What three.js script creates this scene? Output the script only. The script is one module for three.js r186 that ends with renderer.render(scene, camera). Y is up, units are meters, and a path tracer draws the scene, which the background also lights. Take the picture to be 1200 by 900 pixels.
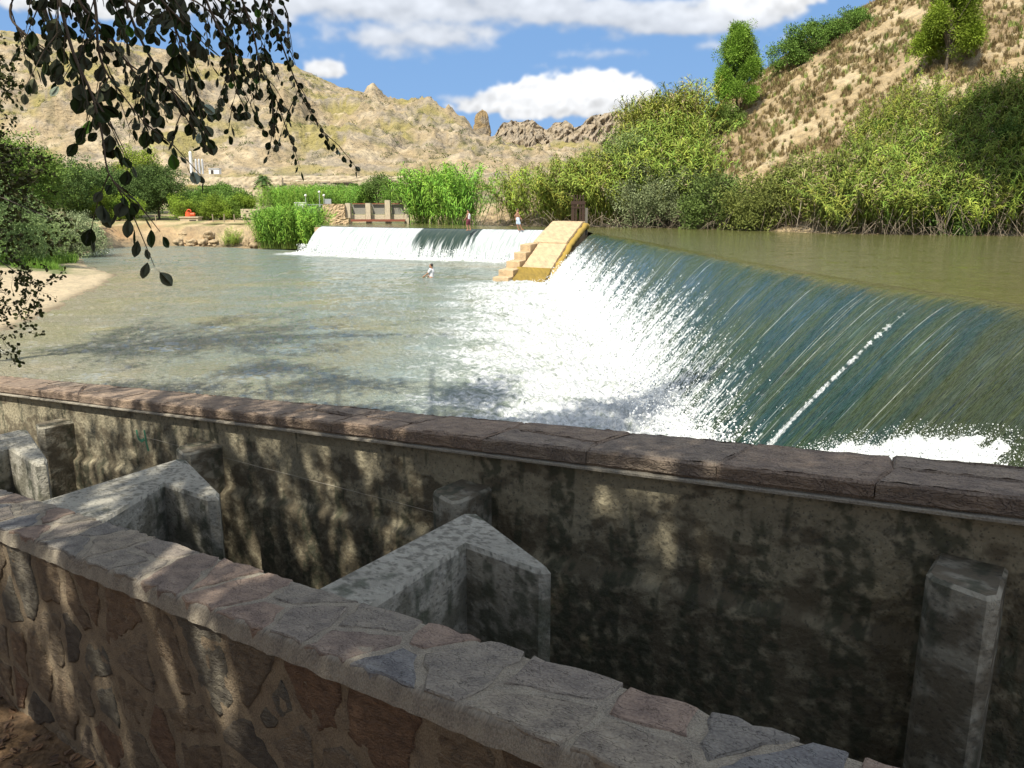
import * as THREE from 'three';
import { mergeGeometries, mergeVertices, toCreasedNormals } from 'three/addons/utils/BufferGeometryUtils.js';
import { MarchingCubes } from 'three/addons/objects/MarchingCubes.js';
import { createNoise2D, createNoise3D } from 'simplex-noise';

// ---------------------------------------------------------------- seeded randomness and noise
function rng(seed) { let a = seed >>> 0; return () => { a = (a + 0x6D2B79F5) | 0; let t = Math.imul(a ^ (a >>> 15), 1 | a); t = (t + Math.imul(t ^ (t >>> 7), 61 | t)) ^ t; return ((t ^ (t >>> 14)) >>> 0) / 4294967296; }; }
const R0 = rng(7);
const n2 = createNoise2D(rng(11)), n3 = createNoise3D(rng(12));
const fbm2 = (x, y, o = 4) => { let s = 0, a = 0.5; for (let i = 0; i < o; i++) { s += a * n2(x, y); x = x * 2.03 + 17.1; y = y * 2.03 - 9.7; a *= 0.5; } return s; };
const fbm3 = (x, y, z, o = 4) => { let s = 0, a = 0.5; for (let i = 0; i < o; i++) { s += a * n3(x, y, z); x = x * 2.03 + 5.1; y = y * 2.03 - 9.7; z = z * 2.03 + 3.3; a *= 0.5; } return s; };
const ridge2 = (x, y, o = 4) => { let s = 0, a = 0.5; for (let i = 0; i < o; i++) { s += a * (1 - 2 * Math.abs(n2(x, y))); x = x * 2.1 + 7.1; y = y * 2.1 - 3.7; a *= 0.5; } return s; };
const clamp = (x, a = 0, b = 1) => Math.min(b, Math.max(a, x));
const mix = (a, b, t) => a + (b - a) * t;
const sstep = (a, b, x) => { const t = clamp((x - a) / (b - a)); return t * t * (3 - 2 * t); };
const V = (x, y, z) => new THREE.Vector3(x, y, z);
const mixc = (a, b, t) => [mix(a[0], b[0], t), mix(a[1], b[1], t), mix(a[2], b[2], t)];
const lut = (xs, ys) => x => { if (x <= xs[0]) return ys[0]; for (let i = 1; i < xs.length; i++) if (x <= xs[i]) return mix(ys[i - 1], ys[i], (x - xs[i - 1]) / (xs[i] - xs[i - 1])); return ys[ys.length - 1]; };

// ---------------------------------------------------------------- camera, sky, sun, exposure
const scene = new THREE.Scene();
const FOCAL = 940, PITCH = Math.atan(210 / 940);
const camera = new THREE.PerspectiveCamera(2 * Math.atan(450 / FOCAL) * 180 / Math.PI, 4 / 3, 0.05, 6000);
camera.position.set(0, 0, 0);
camera.rotation.set(-PITCH, 0, 0);
const renderer = new THREE.WebGLRenderer({ antialias: true });
renderer.toneMapping = THREE.LinearToneMapping;
renderer.toneMappingExposure = 1.45;
renderer.shadowMap.enabled = true;
scene.environmentIntensity = 1;

const SUN = V(-0.30, 0.80, 0.50).normalize();
const sun = new THREE.DirectionalLight(new THREE.Color().setRGB(1, 0.93, 0.80), 4.6);
sun.position.copy(SUN).multiplyScalar(120).add(V(0, 0, -30)); sun.target.position.set(0, 0, -30);
sun.castShadow = true; sun.shadow.mapSize.set(2048, 2048); sun.shadow.radius = 1;
Object.assign(sun.shadow.camera, { left: -80, right: 80, top: 80, bottom: -80, near: 1, far: 400 });
scene.add(sun, sun.target);

// bearings measured on the photograph -> points in the place
const CP = Math.cos(PITCH), SP = Math.sin(PITCH);
function ray(px, py) { const x = (px - 600) / FOCAL, y = -(py - 450) / FOCAL; return V(x, y * CP - SP, -CP - y * SP); }
const aty = (px, py, y) => { const r = ray(px, py); return r.multiplyScalar(y / r.y); };
const atz = (px, py, d) => { const r = ray(px, py); return r.multiplyScalar(d / -r.z); };
function inView(p, m = 0) { const w = -(p.y * SP + p.z * CP); if (w < 0.05) return false; const u = p.y * CP - p.z * SP, X = 600 + FOCAL * p.x / w, Y = 450 - FOCAL * u / w; return X > -m && X < 1200 + m && Y > -m && Y < 900 + m; }

{ // the sky: blue air with a broken band of fair-weather cloud and heaped cumulus low down, all the way round
  const W = 3072, H = 1536, data = new Float32Array(W * H * 4), rr = rng(5);
  const K = 1 / 987;
  const blobs = [];                                   // azimuth, elevation, half width, half height, weight, sharpness
  const B = (px, py, w, h, a = 1, k = 0) => blobs.push([(px - 600) * K, (240 - py) * K, w * K, h * K, a, k]);
  B(470, 16, 90, 20, .85); B(590, 18, 110, 22, 1); B(700, 32, 100, 17, 1); B(765, 36, 60, 14, .8); B(420, 28, 60, 16, .9); B(560, 2, 120, 14, .8);
  B(470, 68, 110, 15, .8); B(530, 50, 60, 14, .9); B(440, 55, 70, 10, .7); B(735, 73, 70, 7, .8); B(650, 84, 40, 5, .5); B(785, 45, 40, 9, .7);
  B(695, 110, 50, 19, 1.5, 1); B(730, 118, 30, 17, 1.3, 1); B(625, 116, 60, 16, 1.3, 1); B(570, 128, 45, 9, 1.1, 1); B(660, 126, 70, 12, 1.2, 1); B(500, 118, 60, 6, .6); B(700, 138, 120, 10, .8, 1);
  B(860, 34, 50, 20, 1.3, 1); B(905, 22, 30, 16, 1.3, 1); B(830, 45, 60, 11, .9); B(900, 62, 30, 8, .9); B(825, 68, 28, 6, .7); B(955, 18, 25, 7, .8);
  B(200, 22, 120, 26, 1.2, 1); B(60, 10, 90, 18, .9); B(335, 16, 40, 14, 1); B(390, 92, 26, 11, 1.3, 1); B(290, 40, 60, 14, .9); B(130, 45, 70, 16, 1, 1);
  for (let i = 0; i < 330; i++) {                      // the rest of the sky carries the same kinds of cloud
    let az = rr() * Math.PI * 2 - Math.PI; const el = 0.05 + rr() * 1.1;
    if (Math.abs(az) < 0.75 && el < 0.30) continue;
    const low = el < 0.18 && rr() < .5, w = ((low ? .05 : .09) + rr() * .10) / Math.cos(Math.min(el, 1.1));
    blobs.push([az, el, w, w * (low ? .36 : .22) * (1 + el), .8 + rr() * .5, low ? 1 : 0]);
  }
  const cell = 128, rows = 64, bins = Array.from({ length: cell * rows }, () => []);
  for (const b of blobs) for (let c = 0; c < cell; c++) { const a = (c + .5) / cell * 2 * Math.PI - Math.PI; let d = Math.abs(a - b[0]); d = Math.min(d, 2 * Math.PI - d); if (d < b[2] * 2.2 + .03) for (let k = 0; k < rows; k++) if (Math.abs((k + .5) / rows * Math.PI / 2 - b[1]) < b[3] * 2.2 + .015) bins[k * cell + c].push(b); }
  for (let y = 0; y < H; y++) {
    const el = ((y + .5) / H - .5) * Math.PI;
    const t = clamp(el / 1.2), low = Math.exp(-Math.max(0, el) / .085);
    let air = mixc([.165, .325, .60], [.12, .215, .40], Math.pow(t, .6));
    air = mixc(air, [.30, .45, .63], low * .8);
    for (let x = 0; x < W; x++) {
      const i = (y * W + x) * 4; let c = air;
      if (el > -.02) {
        const lon = ((x + .5) / W - .5) * 2 * Math.PI;       // direction (cos el cos lon, sin el, cos el sin lon)
        let az = lon + Math.PI / 2; if (az > Math.PI) az -= 2 * Math.PI;
        const list = bins[clamp(Math.floor(el / (Math.PI / 2) * rows), 0, rows - 1) * cell + clamp(Math.floor((az + Math.PI) / (2 * Math.PI) * cell), 0, cell - 1)];
        let s = 0, sh = 0, up = 0;
        for (const b of list) { let dx = az - b[0]; if (dx > Math.PI) dx -= 2 * Math.PI; if (dx < -Math.PI) dx += 2 * Math.PI; dx /= b[2]; const dy = (el - b[1]) / b[3] * (b[5] && el < b[1] ? 1.5 : 1); const g = b[4] * Math.exp(-(dx * dx + dy * dy) * .9); s += g; sh += g * b[5]; up += g * dy; }
        if (s > .16) {
          const k = sh / s, X = Math.cos(el) * Math.cos(lon), Y = Math.sin(el), Z = Math.cos(el) * Math.sin(lon);
          const n = fbm3(X * 9, Y * 24, Z * 9, 3), f = fbm3(X * 30 + 3, Y * 52, Z * 30, 4), puff = 1 - Math.abs(n3(X * 38, Y * 46, Z * 38)) * 1.1 - Math.abs(n3(X * 90, Y * 100, Z * 90)) * .4;
          let d = s * 1.05 - .50 + n * .62 + f * mix(.40, .22, k) + k * (puff - .45) * .34;
          const a = sstep(-.05, mix(.85, .30, k), d) * mix(.80, 1, k);
          const lum = clamp(.76 + up / s * .17 + d * .08 + f * .14 + n * .14 + k * (.10 + (puff - .5) * .15), .52, 1.05);
          c = mixc(air, [lum * .70, lum * .71, lum * .725], a);
        }
      }
      data[i] = c[0]; data[i + 1] = c[1]; data[i + 2] = c[2]; data[i + 3] = 1;
    }
  }
  const tex = new THREE.DataTexture(data, W, H, THREE.RGBAFormat, THREE.FloatType);
  tex.mapping = THREE.EquirectangularReflectionMapping; tex.magFilter = THREE.LinearFilter; tex.minFilter = THREE.LinearFilter; tex.needsUpdate = true;
  scene.background = tex; scene.environment = tex;
}

// ---------------------------------------------------------------- helpers
const taken = {};
function numbered(n) { if (!(n in taken)) { taken[n] = 0; return n; } taken[n]++; return `${n}_${String(taken[n]).padStart(3, '0')}`; }
function shade(o) { o.castShadow = o.receiveShadow = true; return o; }
function thing(name, label, category, pos = [0, 0, 0], group, turn = 0) {
  const o = new THREE.Group(); o.name = numbered(name); o.position.set(...pos); o.rotation.y = turn; scene.add(o);
  o.userData = { label, category }; if (group) o.userData.group = group; return o;
}
function part(name, geo, mat, parent, extra) { const m = shade(new THREE.Mesh(geo, mat)); m.name = name; parent.add(m); if (extra) Object.assign(m.userData, extra); return m; }
function single(name, geo, mat, label, category, group) { const m = shade(new THREE.Mesh(geo, mat)); m.name = numbered(name); scene.add(m); m.userData = { label, category }; if (group) m.userData.group = group; return m; }
function structure(name, geo, mat) { const m = shade(new THREE.Mesh(geo, mat)); m.name = numbered(name); scene.add(m); m.userData.kind = 'structure'; return m; }
const lin = (r, g, b) => new THREE.Color().setRGB(r, g, b);
const toS = x => { x = clamp(x); return Math.round(255 * (x <= .0031308 ? 12.92 * x : 1.055 * Math.pow(x, 1 / 2.4) - .055)); };
function tex(W, H, fn, srgb = true, repeat = true) {     // fn(u, v) in 0..1 -> linear [r, g, b] or a height
  const d = new Uint8Array(W * H * 4);
  for (let y = 0; y < H; y++) for (let x = 0; x < W; x++) { const c = fn((x + .5) / W, (y + .5) / H), i = (y * W + x) * 4; if (typeof c === 'number') d[i] = d[i + 1] = d[i + 2] = Math.round(255 * clamp(c)); else for (let k = 0; k < 3; k++) d[i + k] = srgb ? toS(c[k]) : Math.round(255 * clamp(c[k])); d[i + 3] = 255; }
  const t = new THREE.DataTexture(d, W, H, THREE.RGBAFormat); t.magFilter = THREE.LinearFilter; t.minFilter = THREE.LinearFilter;
  t.wrapS = t.wrapT = repeat ? THREE.RepeatWrapping : THREE.ClampToEdgeWrapping; if (srgb) t.colorSpace = THREE.SRGBColorSpace; t.needsUpdate = true; return t;
}
// tileable noise on the unit square (torus in 4D replaced by cross-blending two shifted fields)
const tile = f => (u, v) => { const a = f(u, v), b = f(u - 1, v), c = f(u, v - 1), d = f(u - 1, v - 1), s = sstep(0, 1, u), t = sstep(0, 1, v), k = Math.hypot(1 - s, s) * Math.hypot(1 - t, t); return (mix(mix(a, b, s), mix(c, d, s), t)) / k; };
function rep(t, x, y = x) { const c = t.clone(); c.repeat.set(x, y); c.needsUpdate = true; return c; }
function std(o) { return new THREE.MeshStandardMaterial(o); }
function phys(o) { return new THREE.MeshPhysicalMaterial(o); }
function grid(nu, nv, fn, colorFn, uvFn) {               // fn(i/nu, j/nv) -> Vector3
  const P = new Float32Array((nu + 1) * (nv + 1) * 3), C = colorFn ? new Float32Array(P.length) : null, U = new Float32Array((nu + 1) * (nv + 1) * 2), I = [];
  for (let j = 0; j <= nv; j++) for (let i = 0; i <= nu; i++) {
    const k = j * (nu + 1) + i, p = fn(i / nu, j / nv); P[k * 3] = p.x; P[k * 3 + 1] = p.y; P[k * 3 + 2] = p.z;
    if (C) { const c = colorFn(p, i / nu, j / nv); C.set(c, k * 3); }
    const uv = uvFn ? uvFn(p, i / nu, j / nv) : [p.x, p.z]; U[k * 2] = uv[0]; U[k * 2 + 1] = uv[1];
  }
  for (let j = 0; j < nv; j++) for (let i = 0; i < nu; i++) { const a = j * (nu + 1) + i, b = a + 1, c = a + nu + 1, d = c + 1; I.push(a, b, d, a, d, c); }
  const g = new THREE.BufferGeometry(); g.setAttribute('position', new THREE.BufferAttribute(P, 3)); g.setAttribute('uv', new THREE.BufferAttribute(U, 2)); if (C) g.setAttribute('color', new THREE.BufferAttribute(C, 3));
  g.setIndex(I); g.computeVertexNormals(); return g;
}
function raw(P, I, C, UV) { const g = new THREE.BufferGeometry(); g.setAttribute('position', new THREE.Float32BufferAttribute(P, 3)); if (C) g.setAttribute('color', new THREE.Float32BufferAttribute(C, 3)); g.setAttribute('uv', new THREE.Float32BufferAttribute(UV || new Float32Array(P.length / 3 * 2), 2)); g.setIndex(I); g.computeVertexNormals(); return g; }
// a tapered tube along points; returns plain arrays pushed into acc {P, I, C}
function tubeInto(acc, pts, radii, sides, color) {
  const base = acc.P.length / 3, n = pts.length, T = V(0, 0, 0), A = V(0, 0, 0), Bn = V(0, 0, 0);
  for (let i = 0; i < n; i++) {
    T.copy(pts[Math.min(n - 1, i + 1)]).sub(pts[Math.max(0, i - 1)]).normalize();
    A.set(Math.abs(T.y) < .9 ? 0 : 1, Math.abs(T.y) < .9 ? 1 : 0, 0).cross(T).normalize(); Bn.copy(T).cross(A);
    for (let k = 0; k < sides; k++) { const a = k / sides * 2 * Math.PI, c = Math.cos(a) * radii[i], s = Math.sin(a) * radii[i]; acc.P.push(pts[i].x + A.x * c + Bn.x * s, pts[i].y + A.y * c + Bn.y * s, pts[i].z + A.z * c + Bn.z * s); acc.C.push(...color); }
    if (i) for (let k = 0; k < sides; k++) { const k2 = (k + 1) % sides, a = base + (i - 1) * sides; acc.I.push(a + k, a + k2, a + sides + k2, a + k, a + sides + k2, a + sides + k); }
  }
  const e = base + (n - 1) * sides; for (let k = 2; k < sides; k++) acc.I.push(e, e + k - 1, e + k);
}
const newAcc = () => ({ P: [], I: [], C: [] });
const accGeo = a => raw(a.P, a.I, a.C.length ? a.C : null);
function box(w, h, d, x = 0, y = 0, z = 0, turn = 0) { const g = new THREE.BoxGeometry(w, h, d); if (turn) g.rotateY(turn); g.translate(x, y, z); return g; }
const M4 = new THREE.Matrix4(), Q = new THREE.Quaternion(), EU = new THREE.Euler(), SC = V(1, 1, 1), UPV = V(0, 1, 0);
function instanced(name, geo, mat, list, parent, kind = 'stuff') {  // list of [position, Euler array or Quaternion, scale, colour]
  const m = shade(new THREE.InstancedMesh(geo, mat, list.length)); m.name = parent ? name : numbered(name);
  list.forEach(([p, r, s, c], i) => { if (r.isQuaternion) Q.copy(r); else Q.setFromEuler(EU.set(r[0], r[1], r[2], r[3] || 'YXZ')); if (typeof s === 'number') SC.set(s, s, s); else SC.set(...s); m.setMatrixAt(i, M4.compose(p, Q, SC)); if (c) m.setColorAt(i, lin(...c)); });
  if (kind) m.userData.kind = kind; (parent || scene).add(m); return m;
}
// ---------------------------------------------------------------- textures shared by the masonry
const grainBump = tex(512, 512, tile((u, v) => .5 + .30 * fbm2(u * 24, v * 24, 4) + .2 * fbm2(u * 90, v * 90, 2)), false);
const pitBump = tex(512, 512, (() => { const t = tile((u, v) => fbm2(u * 14, v * 14, 5)); const p = tile((u, v) => n2(u * 70, v * 70)); return (u, v) => .55 + .28 * t(u, v) - .35 * sstep(.78, .95, p(u, v)); })(), false);
const slateBump = tex(512, 512, (() => { const w = tile((u, v) => fbm2(u * 3, v * 7, 3)), f = tile((u, v) => fbm2(u * 40, v * 40, 3)), l = tile((u, v) => fbm2(u * 5 + 9, v * 9, 4)); return (u, v) => { const k = (w(u, v) * 3.2 + 20) % 1, c = Math.abs(l(u, v)); return .42 + .30 * k + .14 * f(u, v) - .45 * (1 - sstep(0, .018, c)); }; })(), false);
const slateMap = tex(512, 512, (() => { const a = tile((u, v) => fbm2(u * 4, v * 6, 4)), b = tile((u, v) => fbm2(u * 50, v * 50, 3)), l = tile((u, v) => fbm2(u * 5 + 9, v * 9, 4)); return (u, v) => { const k = .80 + .34 * a(u, v) + .26 * b(u, v); const cr = 1 - .6 * (1 - sstep(0, .010, Math.abs(l(u, v)))); return [k * cr * 1.0, k * cr * (.98 + .03 * b(u, v)), k * cr * (.96 - .06 * a(u, v))]; }; })());
const mortarMap = tex(512, 512, (() => { const a = tile((u, v) => fbm2(u * 5, v * 5, 4)), b = tile((u, v) => fbm2(u * 60, v * 60, 3)); return (u, v) => { const k = .82 + .3 * a(u, v) + .4 * b(u, v); return [k, k * .985, k * (.955 - .05 * a(u, v))]; }; })());

// the fish ladder lies in a frame of its own: s runs down the channel, n across it away from the path, v is height above a line that falls with the channel
const EX = V(-.7898, 0, -.6134), NX = V(.6134, 0, -.7898), FALL = -.094;
const L = (s, n, v) => V(EX.x * s + NX.x * n, v + FALL * s, EX.z * s + NX.z * n);

// a prism over a plan polygon [[s, n], ...] between heights, with a small chamfer round the top; level = true keeps the top level
function prism(poly, top, bot, bev = .012, level = null, jag = 0, seed = 1) {
  const rr = rng(seed); let pts = poly.map(p => p.slice());
  let area = 0; pts.forEach((p, i) => { const q = pts[(i + 1) % pts.length]; area += p[0] * q[1] - q[0] * p[1]; }); if (area < 0) pts.reverse();
  const c = pts.reduce((a, p) => [a[0] + p[0] / pts.length, a[1] + p[1] / pts.length], [0, 0]);
  const hv = (s, v) => level === null ? v : v - FALL * (s - level);
  const P = [], I = [], UV = []; const n = pts.length;
  const inset = pts.map((p, i) => { const a = pts[(i + n - 1) % n], b = pts[(i + 1) % n]; let e1 = [p[0] - a[0], p[1] - a[1]], e2 = [b[0] - p[0], b[1] - p[1]]; const l1 = Math.hypot(...e1) || 1, l2 = Math.hypot(...e2) || 1; const m = [-(e1[1] / l1 + e2[1] / l2), e1[0] / l1 + e2[0] / l2], l = Math.hypot(...m) || 1, k = Math.min(2, 2 / l); return [p[0] + m[0] / l * bev * k, p[1] + m[1] / l * bev * k]; });
  const add = (s, nn, v, u, w) => { const p = L(s, nn, hv(s, v)); P.push(p.x, p.y, p.z); UV.push(u, w); return P.length / 3 - 1; };
  let u = 0;
  for (let i = 0; i < n; i++) {                          // walls and chamfer, split at corners so that edges stay crisp
    const a = pts[i], b = pts[(i + 1) % n], ia = inset[i], ib = inset[(i + 1) % n], l = Math.hypot(b[0] - a[0], b[1] - a[1]);
    const k0 = add(a[0], a[1], bot, u, bot), k1 = add(b[0], b[1], bot, u + l, bot), k2 = add(a[0], a[1], top - bev, u, top), k3 = add(b[0], b[1], top - bev, u + l, top), k4 = add(ia[0], ia[1], top, u, top + bev), k5 = add(ib[0], ib[1], top, u + l, top + bev);
    I.push(k0, k2, k1, k1, k2, k3, k2, k4, k3, k3, k4, k5); u += l;
  }
  const tri = THREE.ShapeUtils.triangulateShape(inset.map(p => new THREE.Vector2(p[0], p[1])), []);
  const b0 = P.length / 3; for (const p of inset) add(p[0], p[1], top + (jag ? (rr() - .5) * jag : 0), p[0], p[1]);
  for (const t of tri) I.push(b0 + t[0], b0 + t[2], b0 + t[1]);
  const g = raw(P, I, null, UV); return toCreasedNormals(g, .7);
}
// irregular stones over a strip: Voronoi cells cut from the strip, drawn back from one another by the joint
function voronoi(x0, x1, y0, y1, sites, joint, edgeJoint = 0) {
  return sites.map((s, i) => {
    let poly = [[x0 + edgeJoint, y0 + edgeJoint], [x1 - edgeJoint, y0 + edgeJoint], [x1 - edgeJoint, y1 - edgeJoint], [x0 + edgeJoint, y1 - edgeJoint]];
    sites.forEach((q, k) => {
      if (k === i || !poly.length) return; const dx = q[0] - s[0], dy = q[1] - s[1], l = Math.hypot(dx, dy); if (l > 2.2 || l < 1e-6) return;
      const nx = dx / l, ny = dy / l, lim = (s[0] + q[0]) / 2 * nx + (s[1] + q[1]) / 2 * ny - joint / 2, out = [];
      poly.forEach((p, j) => { const r = poly[(j + 1) % poly.length], dp = p[0] * nx + p[1] * ny - lim, dr = r[0] * nx + r[1] * ny - lim; if (dp <= 0) out.push(p); if ((dp < 0) !== (dr < 0)) { const t = dp / (dp - dr); out.push([p[0] + (r[0] - p[0]) * t, p[1] + (r[1] - p[1]) * t]); } });
      poly = out;
    });
    return poly;
  });
}
function roughen(poly, amp, rr, step = .06) {             // broken stone edges
  const out = [];
  poly.forEach((p, i) => { const q = poly[(i + 1) % poly.length], l = Math.hypot(q[0] - p[0], q[1] - p[1]), k = Math.max(1, Math.round(l / step)); for (let j = 0; j < k; j++) { const t = j / k, e = j === 0 ? .5 : 1; out.push([mix(p[0], q[0], t) + (rr() - .5) * amp * 2 * e, mix(p[1], q[1], t) + (rr() - .5) * amp * 2 * e]); } });
  return out;
}
// one stone of the wall face: outline in (s, v), proud of the mortar at nFace, rounded edges
function faceStone(poly, nFace, proud, rr) {
  const c = poly.reduce((a, p) => [a[0] + p[0] / poly.length, a[1] + p[1] / poly.length], [0, 0]), n = poly.length, P = [], I = [], UV = [];
  const tiltS = (rr() - .5) * .05, tiltV = (rr() - .5) * .05, ou = rr() * 9, ov = rr() * 9;
  const ring = (k, d) => { const b = P.length / 3; for (const p of poly) { const s = c[0] + (p[0] - c[0]) * k, v = c[1] + (p[1] - c[1]) * k; const q = L(s, nFace - d - (d > 0 ? tiltS * (s - c[0]) + tiltV * (v - c[1]) : 0), v); P.push(q.x, q.y, q.z); UV.push(s + ou, v + ov); } return b; };
  const r0 = ring(1, -.03), r1 = ring(.985, proud * .55), r2 = ring(.90, proud), r3 = ring(.5, proud * (1.05 + rr() * .3));
  for (const [a, b] of [[r0, r1], [r1, r2], [r2, r3]]) for (let i = 0; i < n; i++) { const j = (i + 1) % n; I.push(a + i, a + j, b + j, a + i, b + j, b + i); }
  const m = P.length / 3, q = L(c[0], nFace - proud * 1.2, c[1]); P.push(q.x, q.y, q.z); UV.push(c[0] + ou, c[1] + ov); for (let i = 0; i < n; i++) I.push(r3 + i, r3 + (i + 1) % n, m);
  return raw(P, I, null, UV);
}
const sandMortar = std({ color: lin(.30, .24, .165), map: rep(mortarMap, 1.6), bumpMap: rep(grainBump, 2.2), bumpScale: .012, roughness: .95 });
const copingMortar = std({ color: lin(.38, .34, .275), map: rep(mortarMap, 1.6), bumpMap: rep(grainBump, 2.2), bumpScale: .010, roughness: .95 });
const flagTones = [[.32, .285, .245], [.28, .265, .24], [.35, .27, .22], [.33, .30, .255], [.25, .25, .252], [.36, .32, .26], [.31, .25, .21]].map(c => phys({ color: lin(...c), map: rep(slateMap, 1.3), bumpMap: rep(slateBump, 1.3), bumpScale: .012, roughness: .92, specularIntensity: .4 }));
const faceTones = [[.21, .155, .10], [.25, .19, .125], [.105, .115, .085], [.23, .145, .09], [.27, .215, .15], [.17, .135, .10], [.25, .175, .11], [.18, .165, .13], [.22, .175, .12], [.13, .11, .085]].map(c => std({ color: lin(...c), map: rep(slateMap, 1.9), bumpMap: rep(slateBump, 2.1), bumpScale: .02, roughness: .85 }));
const N_OUT = 1.62, N_IN = 1.985, V_NEAR = -1.35, V_PATH = -2.60;
{ // near wall: masonry face, mortar core and flagstone coping
  const w = thing('stone_wall', 'low rubble stone wall with flagstone top beside the path', 'wall', [0, 0, 0]);
  const rr = rng(41);
  // mortar core with an uneven face
  const P = []; const g = grid(300, 46, (a, b) => { const s = mix(-1.2, 10.5, a), v = mix(V_PATH - .25, V_NEAR - .035, b); return L(s, N_OUT + .012 + .012 * fbm2(s * 6, v * 6, 3), v); }, null, (p, a, b) => [mix(-1.2, 10.5, a), mix(V_PATH, V_NEAR, b)]);
  part('mortar_face', g, sandMortar, w);
  part('wall_core', prism([[-1.2, N_OUT + .05], [10.5, N_OUT + .05], [10.5, N_IN - .02], [-1.2, N_IN - .02]], V_NEAR - .03, -3.6, .004), copingMortar, w);
  const bed = grid(360, 24, (a, b) => { const s = mix(-1.2, 10.5, a), n = mix(N_OUT - .02, N_IN + .015, b), e = Math.min(b, 1 - b); return L(s, n + .016 * fbm2(s * 5, b > .5 ? 9 : 2, 3), V_NEAR - .007 + .005 * fbm2(s * 7, n * 7, 3) - (e < .02 ? .075 : e < .06 ? .012 : 0)); }, null, (p, a, b) => { const s = mix(-1.2, 10.5, a); return [s, b * .4 - (p.y - FALL * s)]; });
  part('coping_mortar', bed, copingMortar, w);
  // flagstones of the coping, large ones spanning most of the width
  const sites = []; let s = -1.0;
  while (s < 9.6) { const big = rr() < .5; if (big) { sites.push([s + .25, mix(N_OUT, N_IN, .5 + (rr() - .5) * .35)]); s += .46; for (const q of [N_OUT + .05, N_IN - .05]) if (rr() < .65) sites.push([s - .04 + (rr() - .5) * .12, q]); } else { const k = .3 + rr() * .4; sites.push([s + .15 + rr() * .05, N_OUT + .10 + rr() * .05], [s + .12 + rr() * .12, N_IN - .08 - rr() * .04]); s += .30 + rr() * .08; } }
  voronoi(-1.1, 9.9, N_OUT + .002, N_IN - .002, sites, .036).forEach((poly, i) => { if (poly.length < 3) return; part('flagstone', prism(roughen(poly, .014, rr, .055), V_NEAR + (rr() - .5) * .006 - .001, V_NEAR - .06, .005, null, .003, i), flagTones[Math.floor(rr() * flagTones.length)], w); });
  // rubble of the face
  const fs = []; for (let a = -.9; a < 8.6; a += .30) for (let b = V_PATH - .1; b < V_NEAR - .05; b += .27) if (rr() < .9) fs.push([a + (rr() - .5) * .26, b + (rr() - .5) * .22]);
  voronoi(-1.1, 8.8, V_PATH - .2, V_NEAR - .055, fs, .062).forEach((poly, i) => { if (poly.length < 3) return; part('rubble_stone', faceStone(roughen(poly, .017, rr, .06), N_OUT + .014, .002 + rr() * .011, rr), faceTones[Math.floor(rr() * faceTones.length)], w); });
}
// concrete, stained by damp: noisy tide marks and algae with an edge of their own
function concreteTex(seedX, base, dark, algae, tide, W = 1024) {
  return tex(W, 512, (u, v) => {
    const s = u * 12, h = v * 3 - 3, x = s + seedX;          // 12 m long, heights -3..0
    let c = base.map(k => k * (1 + .26 * fbm2(x * 1.1, h * 1.6, 4) + .22 * fbm2(x * 14, h * 14, 3)));
    const run = fbm2(x * 3.3, h * .5 + 4, 4), edge = fbm2(x * 1.5 + 7, h * 3, 4);
    c = mixc(c, dark, .8 * sstep(-.12, .12, edge * .9 + tide - h + .05) * sstep(-.55, .2, fbm2(x * 5, h * 6, 4) + .1));
    c = mixc(c, algae, .75 * sstep(.05, .28, run - .1 - .25 * (h - tide) + .22 * sstep(4.6, 2.6, s + 1.2 * fbm2(x, h * 1.5, 3)) * sstep(.35, .3, u)) * sstep(-.4, .2, fbm2(x * 9, h * 9, 3)));
    c = mixc(c, [.09, .085, .065], .6 * sstep(.16, .30, fbm2(x * 15, h * 15, 3) + .45 * fbm2(x * 2.2 + 8, h * 2.2, 2) - (h < -1.25 ? .2 : 0)));
    const dot = n2(x * 42, h * 42); if (dot > .80) c = mixc(c, [.04, .04, .035], .7);
    return c;
  }, true, true);
}
const wallMap = rep(concreteTex(0, [.32, .285, .195], [.10, .08, .05], [.05, .058, .034], -1.66, 2048), 1 / 12, 1 / 3); wallMap.offset.set(0, 1);
const baffleMap = rep(concreteTex(31, [.36, .345, .29], [.12, .115, .082], [.068, .08, .052], -1.72), 1 / 12, 1 / 3); baffleMap.offset.set(0, 1);
const wallConcrete = std({ map: wallMap, bumpMap: rep(pitBump, 1.1), bumpScale: .02, roughness: .93 });
const baffleConcrete = std({ map: baffleMap, bumpMap: rep(pitBump, 1.6), bumpScale: .014, roughness: .93 });
const stubMap = rep(concreteTex(63, [.36, .335, .265], [.12, .095, .06], [.06, .068, .042], -1.62), 1 / 12, 1 / 3); stubMap.offset.set(0, 1);
const stubConcrete = std({ map: stubMap, bumpMap: rep(pitBump, 1.6), bumpScale: .012, roughness: .93 });
const lipConcrete = std({ color: lin(.40, .37, .31), map: rep(mortarMap, 1), bumpMap: rep(grainBump, 2), bumpScale: .006, roughness: .95 });
const F_IN = 3.80, F_OUT = 4.20, V_FAR = -1.15, V_FLOOR = -3.35;
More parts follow.
